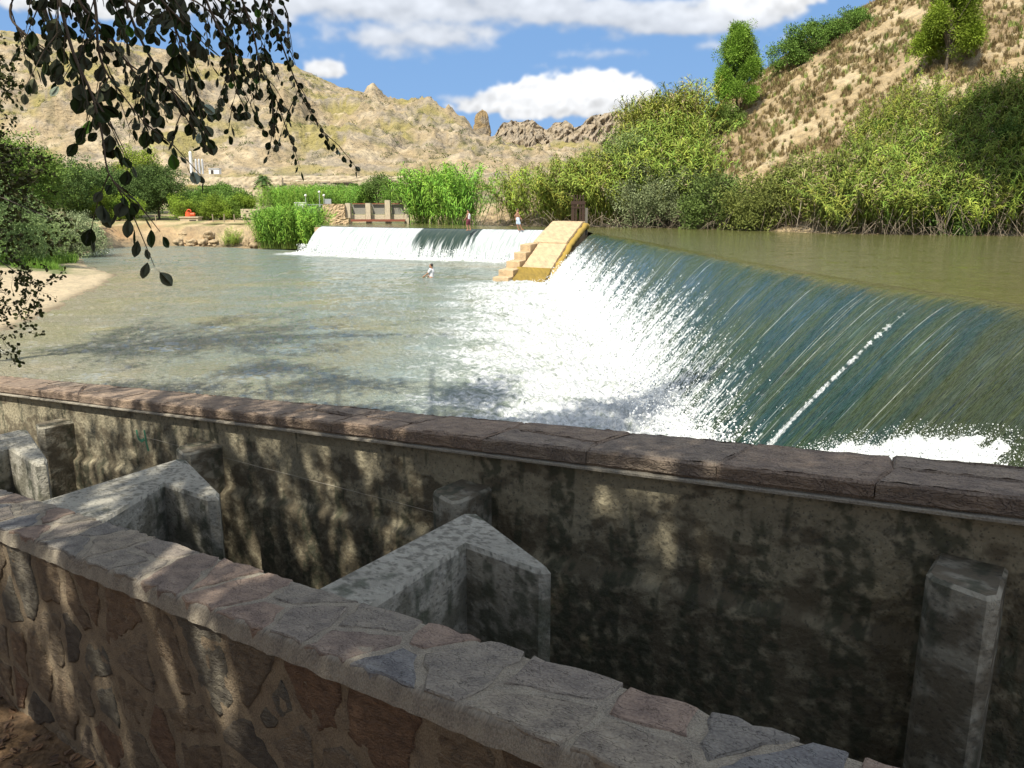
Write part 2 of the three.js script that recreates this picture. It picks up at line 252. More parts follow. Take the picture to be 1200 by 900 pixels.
{ // far wall of the channel
  const w = thing('channel_wall', 'stained concrete channel wall with brown stone coping along the river pool', 'wall');
  const face = grid(420, 60, (a, b) => { const s = mix(-2.5, 15.5, a), v = mix(V_FLOOR, -1.262, b); const led = sstep(-1.93, -1.86, v); return L(s, F_IN - .055 * (1 - led) + .006 * fbm2(s * 2, v * 2, 3) + .010 * (Math.abs(v + 1.875) < .03 ? 1 : 0), v); }, null, (p, a, b) => [mix(-2.5, 15.5, a), mix(V_FLOOR, -1.262, b)]);
  part('concrete_face', face, wallConcrete, w);
  part('wall_body', prism([[-2.5, F_IN + .04], [15.5, F_IN + .04], [15.5, F_OUT - .01], [-2.5, F_OUT - .01]], -1.27, -4.6, .01), wallConcrete, w);
  part('drip_lip', prism([[-2.5, 3.725], [15.5, 3.725], [15.5, F_OUT + .02], [-2.5, F_OUT + .02]], -1.247, -1.264, .004), lipConcrete, w);
  const rr = rng(77), sites = []; let s = -2.4;
  while (s < 15.6) { if (rr() < .45) { sites.push([s + .45, mix(3.75, 4.2, .35 + rr() * .3)]); s += .9; } else { sites.push([s + .3 + rr() * .15, 3.84 + rr() * .07], [s + .2 + rr() * .25, 4.08 + rr() * .05]); s += .55 + rr() * .2; } }
  const tones = [[.33, .255, .195], [.36, .275, .205], [.32, .26, .205], [.37, .28, .21], [.30, .24, .19]].map(c => std({ color: lin(...c), map: rep(slateMap, 1.1), bumpMap: rep(slateBump, 1.1), bumpScale: .024, roughness: .88 }));
  part('coping_bed', prism([[-2.5, 3.765], [15.5, 3.765], [15.5, F_OUT], [-2.5, F_OUT]], V_FAR - .02, -1.248, .01), std({ color: lin(.34, .265, .20), map: rep(mortarMap, 1.2), bumpMap: rep(grainBump, 2), bumpScale: .02, roughness: .95 }), w);
  voronoi(-2.5, 15.5, 3.745, 4.22, sites, .004).forEach((poly, i) => { if (poly.length >= 3) part('coping_stone', prism(roughen(poly, .007, rr, .05), V_FAR + (rr() - .5) * .010, V_FAR - .072 - rr() * .02, .012, null, .014, i), tones[Math.floor(rr() * tones.length)], w); });
  // a hand-painted green mark on the concrete, like a U with a long right stroke
  const gp = std({ color: lin(.05, .20, .12), roughness: .9 }), acc = newAcc();
  const pt = (s, v) => L(s, F_IN - .003 + .006 * fbm2(s * 2, v * 2, 3), v), strokes = [[[7.70, -1.47], [7.69, -1.52], [7.675, -1.56], [7.62, -1.58], [7.56, -1.555]], [[7.545, -1.46], [7.535, -1.52], [7.53, -1.58], [7.50, -1.67]]];
  const gs = strokes.map(st => { const P = [], I = []; st.forEach(([a, b], i) => { const q = st[Math.min(i + 1, st.length - 1)], o = st[Math.max(0, i - 1)], dx = q[0] - o[0], dy = q[1] - o[1], l = Math.hypot(dx, dy), wd = .016; for (const k of [-1, 1]) { const p = pt(a - dy / l * wd * k, b + dx / l * wd * k); P.push(p.x, p.y, p.z); } if (i) I.push(i * 2 - 2, i * 2 - 1, i * 2 + 1, i * 2 - 2, i * 2 + 1, i * 2); }); return raw(P, I); });
  { const seam = newAcc(), pts = []; for (let i = 0; i <= 30; i++) { const s = mix(7.7, 3.5, i / 30), v = mix(-1.525, -1.745, i / 30); pts.push(L(s, F_IN + .006 * fbm2(s * 2, v * 2, 3), v)); } tubeInto(seam, pts, pts.map(() => .0035), 5, [1, 1, 1]); part('formwork_seam', accGeo(seam), lipConcrete, w); }
  part('painted_mark', mergeGeometries(gs), gp, w, { label: 'green hand painted mark like a U with a long right stroke' });
}
{ // hooked baffles that grow from the near wall and stub baffles on the far wall
  const hookGroup = 'hooked baffles', stubGroup = 'stub baffles';
  const hooks = [
    [[[2.60, 1.97], [2.675, 3.02], [2.61, 3.065], [1.965, 2.785], [1.91, 2.745], [1.945, 2.70], [2.39, 2.715], [2.29, 1.97]], 'hooked concrete baffle with a pale speckled dry top, whole and unlit by sun patches'],
    [[[5.42, 1.97], [5.56, 3.03], [5.49, 3.06], [4.66, 2.81], [4.56, 2.74], [4.60, 2.69], [5.10, 2.66], [4.70, 1.97]], 'hooked concrete baffle dappled by sun, in front of the green painted mark'],
    [[[8.30, 1.97], [8.44, 3.02], [8.37, 3.06], [7.27, 2.78], [7.10, 2.70], [7.14, 2.64], [7.88, 2.70], [7.70, 1.97]], 'hooked concrete baffle down the channel from the one before the green mark'],
  ];
  hooks.forEach(([poly, label], i) => single('hooked_baffle', prism(poly, -1.385, V_FLOOR, .018, poly[2][0] - .3), baffleConcrete, label, 'baffle', hookGroup));
  const stubs = [[.27, 'lone stub baffle with a pale top, farthest from the green mark'], [3.12, 'stub baffle on the channel wall just behind the speckled hooked baffle'], [6.2, 'sun dappled stub baffle on the channel wall beside the green mark'], [9.1, 'stub baffle on the channel wall between the green mark and the wall end'], [11.95, 'stub baffle at the far low end of the channel wall']];
  stubs.forEach(([s, label]) => {
    const poly = [[s, 3.85], [s - .01, 3.49], [s + .03, 3.44], [s + .235, 3.50], [s + .27, 3.55], [s + .27, 3.85]];
    single('stub_baffle', prism(poly, -1.475, V_FLOOR, .016, s + .13), stubConcrete, label, 'baffle', stubGroup);
  });
}
{ // channel floor and its dark water
  structure('channel_floor', grid(10, 4, (a, b) => L(mix(-2.5, 16, a), mix(1.9, 3.9, b), V_FLOOR + .01)), wallConcrete);
  const g = grid(160, 30, (a, b) => { const s = mix(-2.5, 16, a), n = mix(1.97, 3.84, b); return L(s, n, -2.95 + .008 * fbm2(s * 5, n * 5, 3)); });
  structure('channel_water', g, phys({ color: lin(.03, .035, .02), roughness: .06, ior: 1.33 }));
}
// ---------------------------------------------------------------- ground, banks, hills
const Y_UP = -1.73, Y_LOW = -3.9;
const soilMap = tex(512, 512, (() => { const a = tile((u, v) => fbm2(u * 5, v * 5, 5)), b = tile((u, v) => fbm2(u * 46, v * 46, 3)); return (u, v) => { const k = .85 + .34 * a(u, v) + .34 * b(u, v); return [k, k * (.98 - .04 * a(u, v)), k * (.94 - .10 * a(u, v))]; }; })());
const soilBump = tex(512, 512, tile((u, v) => .5 + .35 * fbm2(u * 12, v * 12, 5)), false);
const soilMat = (r1, b1, bs, extra = {}) => std({ vertexColors: true, map: rep(soilMap, r1), bumpMap: rep(soilBump, b1), bumpScale: bs, roughness: .97, ...extra });

// the sheet that reaches the horizon lies below everything (river bed and plain)
{ const P = [], I = [], rings = [3, 20, 60, 150, 400, 1200, 4000]; P.push(0, -6.2, 0); rings.forEach((r, k) => { for (let i = 0; i < 48; i++) { const a = i / 48 * 2 * Math.PI; P.push(Math.cos(a) * r, -6.2 - (k > 4 ? 2 : 0), Math.sin(a) * r - 20); } });
  for (let i = 0; i < 48; i++) { const j = (i + 1) % 48; I.push(0, 1 + j, 1 + i); for (let k = 0; k < rings.length - 1; k++) { const a = 1 + k * 48; I.push(a + i, a + j, a + 48 + j, a + i, a + 48 + j, a + 48 + i); } }
  structure('ground', raw(P, I), std({ color: lin(.20, .16, .10), roughness: 1 })); }

// left bank: path beside the wall, beach, garden flat behind the pool
const shore = [[-6, 3], [-8.2, -13.6], [-10.6, -14.5], [-15.2, -21], [-15.98, -24.8], [-17.26, -29.9], [-19.0, -35], [-20.1, -39.6], [-22.5, -46], [-28.5, -54.1], [-33.5, -63], [-37.6, -74.5], [-36.5, -77.5], [-31, -79], [-25, -79.3], [-21.5, -78], [-18.2, -75.5], [-15.5, -70.5], [-14.6, -68.5], [-12.8, -80], [-9, -83], [-4, -84]];
function sdLine(x, z, line) { let best = 1e9, sign = 1, at = 0; for (let i = 0; i + 1 < line.length; i++) { const [ax, az] = line[i], [bx, bz] = line[i + 1], dx = bx - ax, dz = bz - az, t = clamp(((x - ax) * dx + (z - az) * dz) / (dx * dx + dz * dz)), ex = x - ax - dx * t, ez = z - az - dz * t, d = ex * ex + ez * ez; if (d < best) { best = d; sign = dx * ez - dz * ex > 0 ? 1 : -1; at = i + t; } } return [Math.sqrt(best) * sign, at]; }
function leftBankY(x, z) {
  let [d, at] = sdLine(x, z, shore); d = -d;               // positive on land (left of the line as it runs away from us)
  const wob = .5 * n2(x * .35, z * .35); d += wob * .5;
  const far = sstep(-66, -76, z), beach = 1 - far;
  let h = Y_LOW - .05;
  if (x > -13.4 && z < -48 && z > -83) return Y_LOW - 1.5;
  if (d < 0) return Y_LOW + Math.max(-2.2, d * .28);
  const hb = .09 * d + .5 * sstep(4, 11, d) + .05 * d * sstep(8, 30, d);
  const steep = at > 11.4 && at < 18 ? 1 : far;
  const hf = 1.75 * sstep(0, 2.6, d + .5 * n2(x * .9, z * .9)) + .5 * sstep(2, 9, d);
  h = Y_LOW + mix(Math.min(hb, 4.4), hf, steep) + .10 * fbm2(x * .8, z * .8, 4) * clamp(d);
  return Math.min(h, -.6 + sstep(-90, -130, z) * 1.4);
}
function pathY(s) { return V_PATH + FALL * s; }
function groundY(x, z) {
  const s = x * EX.x + z * EX.z, n = x * NX.x + z * NX.z;
  const p = pathY(clamp(s, -4, 14)) + Math.min(15, .8 * Math.max(0, -2.5 - n)) * sstep(15, 9, s);
  if (s < 16 && n < 2.0) { const b = leftBankY(x, z); return mix(p + .03 * fbm2(x * 3, z * 3, 4), Math.max(b, p - .5), sstep(9, 16, s)); }
  return leftBankY(x, z);
}
{
  const col = (p) => {
    const [d0, at] = sdLine(p.x, p.z, shore), d = -d0, n = fbm2(p.x * .5, p.z * .5, 4), m = fbm2(p.x * 2.2, p.z * 2.2, 3);
    const sand = [.52, .43, .29], wet = [.20, .16, .10], grass = [.10, .15, .035], earth = [.30, .23, .14], rock = [.55, .43, .26], rust = [.36, .20, .09];
    let c = mixc(sand, [.44, .37, .25], sstep(-.2, .4, m));
    if (p.z < -44) c = mixc(c, grass, sstep(.5, 2.5, d + n * 2) * (1 - sstep(-72, -77, p.z)) * .85);
    if (p.z < -66) { const k = sstep(-66, -74, p.z); let b = mixc(rock, earth, sstep(-.05, .3, n)); b = mixc(b, rust, .6 * sstep(.1, .3, fbm2(p.x * .3 + 4, p.z * .5, 3))); b = mixc(b, [.22, .24, .08], .7 * sstep(2.6, 4.5, d) * sstep(-.25, .1, n)); c = mixc(c, b, k); }
    c = mixc(c, wet, 1 - sstep(.05, .5, d + m * .3));
    const s = p.x * EX.x + p.z * EX.z, nn = p.x * NX.x + p.z * NX.z; if (s < 15 && p.z > -20) c = mixc(mixc([.15, .095, .05], [.23, .15, .085], sstep(-.3, .3, m)), c, sstep(9, 15, s));
    return c;
  };
  // polar sheet round the photographer's stand: fine near by, coarse far away
  const g = grid(640, 240, (a, b) => { const th = mix(-1.95, 4.3332, a), r = 1.2 * Math.pow(150 / 1.2, b), x = Math.sin(th) * r, z = -Math.cos(th) * r, s = x * EX.x + z * EX.z, n = x * NX.x + z * NX.z; let y = groundY(x, z); if (n > 1.9 && (s < 16.5 || (x > -6 && z > -80))) y = Math.min(y, -5.4); if (sdLine(x, z, shore)[0] > 9) y = -5.6; return V(x, y, z); }, col, p => [p.x, p.z]);
  structure('river_bank', g, soilMat(.45, .5, .05));
}
{ // garden flat and far rocky hill, with a valley to the right of it
  const ridgeY = lut([-400, -100, 0, 100, 210, 280, 347, 372, 395, 430, 465, 500, 520, 548, 562, 575, 600, 640, 660, 690, 720, 760, 820, 900, 1300], [30, 30, 36, 45, 61, 66, 77, 92, 101, 110, 122, 129, 141, 149, 168, 180, 182, 182, 180, 178, 176, 176, 178, 182, 190]);
  const hillAt = (X, d) => {
    const top = atz(X, ridgeY(X), 420), x = top.x * d / 420, z = -d;
    const t = (d - 215) / 205;
    let y;
    if (d < 165) y = mix(-1.9, 3.0, Math.pow(clamp((d - 84) / 81), 1.3));
    else if (d < 215) y = mix(3.0, 7.0, (d - 165) / 50);
    else if (t <= 1) { y = mix(7.0, top.y, Math.pow(t, .95)); }
    else y = top.y - (t - 1) * 60;
    const amp = sstep(190, 280, d) * (1 - .88 * sstep(.6, 1, t));
    const u = x * .012, w = z * .012;
    const gully = .7 * fbm2(u * .8 + 3, w * .8, 3) + .5 * ridge2(u * 1.3 + w * .7, w * .9 - u * .5, 4), fine = ridge2(u * 6 + w * 2, w * 6 - u * 2, 4);
    y += amp * (gully * 15 + fine * 2.2) + (sstep(120, 170, d)) * 1.2 * fbm2(x * .06, z * .06, 4) + sstep(.6, 1, t) * .5 * (fine + .4 * fbm2(x * .15, z * .15, 3)) * sstep(500, 380, X) ;
    // terraces cut into the foot
    if (d > 140 && d < 215) { const st = 2.6, q = y / st, f = q - Math.floor(q); y = mix(y, (Math.floor(q) + sstep(.55, .95, f)) * st, .6 * sstep(140, 150, d) * sstep(215, 205, d)); }
    return V(x, y, z);
  };
  globalThis.__hillAt = hillAt;
  const col = (p, a, b) => {
    const d = -p.z, n = fbm2(p.x * .02, p.z * .02, 4), m = fbm2(p.x * .09, p.z * .09, 4), str = fbm2(p.x * .03 + p.y * .12, p.y * .16 - p.z * .02, 4);
    let c = mixc([.37, .295, .185], [.30, .26, .10], sstep(-.05, .25, n));
    c = mixc(c, [.30, .26, .205], .85 * sstep(.02, .3, str + .3 * m));
    c = mixc(c, [.50, .42, .29], .8 * sstep(.22, .42, m - .3 * n));
    c = mixc(c, [.20, .175, .10], .6 * sstep(.2, .45, -m + .25 * str));
    if (d < 150) c = mixc(mixc([.16, .19, .05], [.40, .33, .2], sstep(.0, .25, m)), c, sstep(120, 165, d));
    return c;
  };
  structure('rocky_hill', grid(760, 300, (a, b) => hillAt(mix(-420, 1150, a), 84 * Math.pow(470 / 84, b)), col, p => [p.x, p.y - p.z]), soilMat(.05, .035, 1.1));
  // jagged rock tower and crags on the skyline beyond the valley
  const rockMat = std({ vertexColors: true, map: rep(soilMap, 3), bumpMap: rep(soilBump, 3), bumpScale: .5, roughness: .97 });
  const crag = (X, yTop, yBot, halfW, d, name, label, seed, tone, flat) => {
    const b = atz(X, yBot, d), t = atz(X, yTop, d), h = t.y - b.y, w = halfW / 962 * d, th = thing(name, label, 'rock', [b.x, b.y, b.z]);
    const g = grid(90, 70, (a, v) => { const an = a * 2 * Math.PI, prof = v < .86 ? mix(1, flat, Math.pow(v / .86, 1.2)) : flat * Math.sqrt(Math.max(0, 1 - Math.pow((v - .86) / .14, 2))); const k = .5 * ridge2(Math.cos(an) * 1.1 + seed, v * 3 + Math.sin(an), 4) + .3 * fbm3(Math.cos(an) * 3 + seed, v * 8, Math.sin(an) * 3, 3); const r = w * prof * (1 + .34 * k); return V(Math.cos(an) * r, h * v * (1 + .10 * fbm2(Math.cos(an) * 2 + seed, Math.sin(an) * 2, 3)), Math.sin(an) * r * .8); }, (p, a, v) => { const m = fbm3(p.x * .12 + seed, p.y * .16, p.z * .12, 4); return mixc(mixc(tone, [.42, .36, .28], sstep(-.1, .25, m)), [.24, .19, .13], .6 * sstep(.28, .45, -m)); }, (p, a, v) => [a * 6, v * 3]);
    part('rock_face', g, rockMat, th);
  };
  crag(565, 131, 192, 14, 400, 'rock_tower', 'tall ochre rock tower standing alone on the skyline', 3, [.50, .37, .20], .52);
  { // connected jagged ridge beyond the tower
    const top = lut([572, 580, 586, 598, 610, 622, 633, 641, 650, 664, 674, 682, 692, 706, 726, 748, 790], [172, 158, 148, 141, 143, 140, 149, 153, 144, 142, 151, 146, 136, 134, 130, 132, 150]), th = thing('rock_ridge', 'long grey jagged rock ridge on the skyline beyond the ochre rock tower', 'rock');
    const g = grid(260, 60, (a, v) => { const X = mix(572, 790, a), k = v < .7 ? v / .7 : (1 - v) / .3, d = 430 - 26 * (1 - k) * (v < .7 ? 1 : -1), jag = 1.6 * fbm2(X * .11, v * 5, 4), p = atz(X + 3.5 * fbm2(X * .06, v * 6 + 3, 3), mix(206, top(X), Math.pow(k, .75)) - jag * (k > .3 ? 1 : .4), d); p.z += 5 * ridge2(X * .07, v * 3, 4); return p; }, p => { const m = fbm3(p.x * .10, p.y * .14, p.z * .1, 4); return mixc(mixc([.47, .39, .285], [.39, .335, .26], sstep(-.1, .25, m)), [.20, .17, .11], .6 * sstep(.2, .4, -m)); }, p => [p.x * .08, p.y * .08]);
    part('rock_face', g, rockMat, th);
  }
}
// right bank: a steep earth slope that rises from the upper pool
const rbank = [[-14, -86], [-9, -78.5], [-4, -72], [0, -68.5], [6.8, -65.3], [12, -63], [15.8, -59], [18.5, -53], [21, -50], [29.5, -47], [45, -43], [70, -40], [120, -30]];
const ridgeH = lut([-14, -6, 2, 8, 12, 16, 20, 26, 32, 45, 80], [.6, 1.2, 2.0, 4.4, 6.0, 7.6, 9.7, 14.2, 18.5, 27, 40]);
function slopeY(x, z) {
  const q = sdLine(x, z, rbank)[0] * -1 * -1; const d = -q;                // positive inland
  if (d < 0) return Y_UP + Math.max(-3, d * .9);
  const R = ridgeH(x), a = Math.min(.35 * d + .42 * Math.max(0, d - 1.5), 60), k = 3;
  const h = -Math.log(Math.exp(-a / k) + Math.exp(-R / k)) * k + Math.log(2) * k * Math.exp(-a / 4) * 0;
  const am = sstep(1, 8, d);
  return Y_UP + h + am * (.55 * ridge2(x * .10 + z * .05, z * .16 - x * .08, 4) + .28 * fbm2(x * .55, z * .55, 4)) - (d > 42 ? (d - 42) * .25 : 0);
}
{
  const col = p => { const n = fbm2(p.x * .14, p.z * .14, 4), m = fbm2(p.x * .8, p.z * .8, 4), r = fbm2(p.x * .22 - p.y * .2, p.y * .3 + 4, 4); let c = mixc([.44, .345, .205], [.36, .275, .16], sstep(-.2, .25, m)); c = mixc(c, [.27, .20, .12], .75 * sstep(.02, .25, n)); c = mixc(c, [.52, .43, .28], .8 * sstep(.14, .32, r)); return c; };
  structure('earth_slope', grid(420, 220, (a, b) => { const u = a * (rbank.length - 1), i = Math.min(rbank.length - 2, Math.floor(u)), t = u - i, p = rbank[i], q = rbank[i + 1]; const lx = mix(p[0], q[0], t), lz = mix(p[1], q[1], t); const d = -3 + 63 * Math.pow(b, 1.4); const x = lx + d * .28, z = lz - d * .96; return V(x, slopeY(x, z), z); }, col, p => [p.x, p.y - p.z]), soilMat(.22, .25, .16));
}
// ---------------------------------------------------------------- weirs and water
const crest = [[-1.2, 5.0, -54.5], [0, 4.99, -52.97], [.17, 6.2, -36], [.36, 6.95, -24.7], [.6, 7.6, -18.6], [.8, 8.2, -15.4], [1, 8.75, -13.2], [1.6, 9.6, -7.5], [2.3, 10, -1.5]];
const foot = [[-1.2, 2, -42.5], [0, 1.40, -40.6], [.17, 2.40, -25.8], [.36, 2.86, -19.0], [.6, 3.05, -13.6], [.8, 3.35, -11.2], [1, 3.9, -9.6], [1.6, 5.2, -5.2], [2.3, 6.5, .5]];
const sampler = pts => { const x = lut(pts.map(p => p[0]), pts.map(p => p[1])), z = lut(pts.map(p => p[0]), pts.map(p => p[2])); return t => { let a = 0, b = 0; for (const o of [-.06, 0, .06]) { const q = Math.max(0, t + o) + (t < .06 ? 0 : 0); a += x(q) / 3; b += z(q) / 3; } return [a, b]; }; };
const crestAt = sampler(crest), footAt = sampler(foot);
const crestLine = [], footLine = []; for (let i = 0; i <= 60; i++) { crestLine.push(crestAt(i / 60 * 2.2)); footLine.push(footAt(i / 60 * 2.2)); }
const crest2 = [[-15.9, -68.4], [-15.2, -67.9], [-11.5, -65.4], [-7.2, -62.8], [-2.5, -60.6], [2.4, -58.3], [5.2, -55.5]];
const norm2 = [-.45, .89];
const foot2 = crest2.map(([x, z]) => [x + norm2[0] * 2.3, z + norm2[1] * 2.3]);
const lerpLine = line => { const n = line.length - 1; return t => { const u = clamp(t) * n, i = Math.min(n - 1, Math.floor(u)), k = u - i; return [mix(line[i][0], line[i + 1][0], k), mix(line[i][1], line[i + 1][1], k)]; }; };
const crest2At = lerpLine(crest2), foot2At = lerpLine(foot2);
const fallG = s => { const a = .16; return s < a ? s * s / (2 * a) * 1.087 * .7 : mix(.7 * 1.087 * a / 2, 1, Math.pow((s - a) / (1 - a), 1.16)); };

// falling water of the near weir: glassy green at the lip, torn white lower down and towards the divider
function whiteness(t, s, x) {                               // t along the weir, s down the face, x metres along the crest
  const along = lut([0, .08, .25, .5, .75, 1, 2.2], [.30, .42, .50, .66, .92, 1.30, 1.4])(t);
  const st = .5 * n2(x * 1.1, 3) + .35 * n2(x * 3.1, 7) + .2 * n2(x * 8, 1);
  return s - along + st * .26;
}
{
  const texW = 2048, texH = 1024, colT = tex(texW, texH, (u, v) => {
    const t = u * 2.2, s = v, x = t * 42;
    const thread = fbm2(x * 2.2, s * 1.3 + 4, 3) + .6 * n2(x * 9, s * 2.2) + .35 * n2(x * 22, s * 4), broad = fbm2(x * .35, s * .8, 3);
    let c = mixc([.018, .050, .045], [.035, .062, .030], sstep(-.2, .3, broad + .3 * thread));
    c = mixc(c, [.075, .090, .060], .55 * sstep(.15, .75, thread) * (1 - sstep(.4, .9, s)));
    c = mixc(c, [.045, .055, .022], .7 * sstep(.85, 1.05, t + .1 * broad));
    const w = whiteness(t, s, x), spl = fbm2(x * 5, s * 16, 4) + .5 * n2(x * 26, s * 46);
    const white = sstep(.02, .34, w * 1.5 + spl * .42 + thread * .10 - .06);
    const hair = sstep(.72, .98, n2(x * 7, s * .35) + .25 * thread) * sstep(.05, .3, s) * .5;
    c = mixc(c, mixc([.48, .52, .53], [.66, .69, .69], sstep(-.4, .4, spl)), clamp(white + hair * (t < .95 ? 1 : .35)));
    // one torn white line runs down the glassy part
    const line = Math.abs(t - .795 - .004 * n2(s * 3, 2)); c = mixc(c, [.82, .85, .85], sstep(.0034, .0008, line + .003 * n2(s * 60, 9) - .003 * s) * sstep(.30, .6, s + .35 * n2(s * 34, 4)) * (.35 + .5 * sstep(-.3, .5, n2(s * 90, t * 900))));
    return mixc([.115, .118, .04], c, sstep(.06, .20, s + .04 * n2(x * 1.3, 5)));
  }, true, false);
  const rough = tex(1024, 512, (u, v) => { const t = u * 2.2, w = whiteness(t, v, t * 42); return [0, mix(mix(.05, .12, sstep(.05, .2, v)), .6, sstep(.0, .3, w)), 0]; }, false, false);
  const ripple = tex(1024, 1024, tile((u, v) => .5 + .34 * fbm2(u * 26, v * 5, 4) + .2 * fbm2(u * 60, v * 22, 2)), false);
  ripple.repeat.set(16, 1.2);
  const g = grid(900, 130, (a, s) => {
    const t = a * 2.2, [cx, cz] = crestAt(t), [fx, fz] = footAt(t), x = t * 42, w = whiteness(t, s, x);
    const up = -.10, ss = up + (1 - up) * s, k = Math.max(0, ss);
    let y = Y_UP + .004 - .02 * sstep(.0, .1, ss) - 2.24 * fallG(k);
    const r = .020 * fbm2(x * 1.4, s * 2, 3) + .018 * n2(x * 4, s * 3) * sstep(.05, .4, s) + sstep(0, .3, w) * (.07 * Math.abs(fbm2(x * 4, s * 18, 3)) + .03 * n2(x * 14, s * 40));
    return V(mix(cx, fx, ss), y + r * sstep(0, .12, s), mix(cz, fz, ss));
  }, null, (p, a, s) => [a, s]);
  structure('weir_water', g, phys({ map: colT, roughnessMap: rough, roughness: 1, bumpMap: ripple, bumpScale: .08, ior: 1.33 }));
  // the concrete weir under the sheet
  const gw = grid(120, 20, (a, s) => { const t = a * 2.2, [cx, cz] = crestAt(t), [fx, fz] = footAt(t); return V(mix(cx, fx, s), Y_UP - .35 - 2.3 * fallG(s), mix(cz, fz, s)); });
  single('weir', gw, std({ color: lin(.2, .19, .15), roughness: .95 }), 'long concrete weir under the glassy green falling water', 'weir');
}
{ // far weir: a thin white veil, with two smooth dark tongues
  const white2 = (t, s, x) => { const smooth = Math.max(sstep(.50, .535, t) * sstep(.70, .655, t), sstep(.835, .862, t)); const st = n2(x * 1.1, 2) * .5 + n2(x * 2.7, 5) * .4; return mix(.55 + .25 * s, s - .50 + st * .35, smooth) ; };
  const colT = tex(1024, 256, (u, v) => { const x = u * 23, th = n2(x * 5, v * .8) * .5 + n2(x * 14, v * 2) * .4 + n2(x * 30, v * 5) * .25; const w = white2(u, v, x); let c = mixc([.022, .042, .036], [.04, .06, .045], sstep(-.3, .4, th)); return mixc(c, mixc([.30, .34, .34], [.56, .59, .59], sstep(-.5, .5, th)), clamp(sstep(.0, .45, w + th * .30))); }, true, false);
  const g = grid(360, 40, (a, s) => { const [cx, cz] = crest2At(a), [fx, fz] = foot2At(a), x = a * 23, k = s < .12 ? 0 : (s - .12) / .88, ss = s < .12 ? -.15 * (1 - s / .12) : k; const hz = Math.min(1, ss * (1.5 - .5 * ss)); return V(mix(cx, fx, hz) + .03 * n2(x * 3, s * 4), Y_UP - .03 - 2.2 * Math.pow(Math.max(0, ss), 1.35) + .03 * n2(x * 4, s * 6) * k, mix(cz, fz, hz) + .05 * n2(x * 3 + 9, s * 4) * k); }, null, (p, a, s) => [a, s]);
  structure('far_weir_water', g, phys({ map: colT, roughness: .22, ior: 1.33 }));
  const gw = grid(40, 8, (a, s) => { const [cx, cz] = crest2At(a), [fx, fz] = foot2At(a), h = s * (1.5 - .5 * s) * .8 - .1; return V(mix(cx, fx, h), Y_UP - .3 - 2.2 * Math.pow(s, 1.35), mix(cz, fz, h)); });
  single('weir', gw, std({ color: lin(.2, .19, .15), roughness: .95 }), 'far concrete weir behind its thin white veil of water, with two people on it', 'weir');
}
{ // upper pool
  const ripU = tex(512, 512, tile((u, v) => .5 + .4 * fbm2(u * 9, v * 14, 4)), false);
  const inner = []; for (let i = 0; i <= 200; i++) inner.push(crestAt(i / 200 * 2.2));
  const bankAt = lerpLine([[-17, -70], [-16, -80], [-14, -86], [-9, -78.5], [-4, -72], [0, -68.5], [6.8, -65.3], [12, -63], [15.8, -59], [18.5, -53], [21, -50], [29.5, -47], [45, -43], [70, -40], [95, -30], [60, -2]]);
  const c2d = []; for (let i = 0; i < 60; i++) c2d.push(crest2At(i / 60)); const edge = lerpLine([...c2d, ...inner]);
  const g = grid(500, 200, (a, b) => { const [ex, ez] = edge(a), ba = a < .23 ? a / .23 * 6.6 / 16 : mix(6.6 / 16, 1, Math.sqrt((a - .23) / .77)), [bx0, bz0] = bankAt(ba), cx = mix(ex, bx0, 1.06), cz = mix(ez, bz0, 1.06), k = Math.pow(b, 1.3); const x = mix(ex, cx, k), z = mix(ez, cz, k); return V(x, Y_UP - .012 + .007 * fbm2(x * .9, z * .9, 3) * sstep(0, .03, b), z); });
  structure('upper_pool_water', g, phys({ color: lin(.115, .118, .04), roughness: .05, ior: 1.33, bumpMap: rep(ripU, .35, .5), bumpScale: .035 }));
}
// lower pool: turbid grey-green water that carries foam away from both weirs
const distFoot = (x, z) => { const d = sdLine(x, z, footLine)[0]; return d; };
const FX0 = -42, FZ0 = -84, FS = .25, FW = 216, FH = 330;
const cacheField = f => { const a = new Float32Array(FW * FH); for (let j = 0; j < FH; j++) for (let i = 0; i < FW; i++) a[j * FW + i] = f(FX0 + i * FS, FZ0 + j * FS); return (x, z) => { const u = clamp((x - FX0) / FS, 0, FW - 1.001), v = clamp((z - FZ0) / FS, 0, FH - 1.001), i = Math.floor(u), j = Math.floor(v), k = j * FW + i; return mix(mix(a[k], a[k + 1], u - i), mix(a[k + FW], a[k + FW + 1], u - i), v - j); }; };
const shoreDist = cacheField((x, z) => sdLine(x, z, shore)[0]), foamAmount = cacheField(foamExact);
function foamExact(x, z) {
  const d1 = Math.abs(sdLine(x, z, footLine)[0]) * (x > 9 ? 3 : 1), d2 = Math.abs(sdLine(x, z, foot2)[0]);
  const near = 1 - sstep(.8, mix(9.0, 8.6, sstep(-12, -40, z)), d1), far = (1 - sstep(.4, 4.2, d2)) * 1.0;
  return clamp(Math.max(near, far));
}
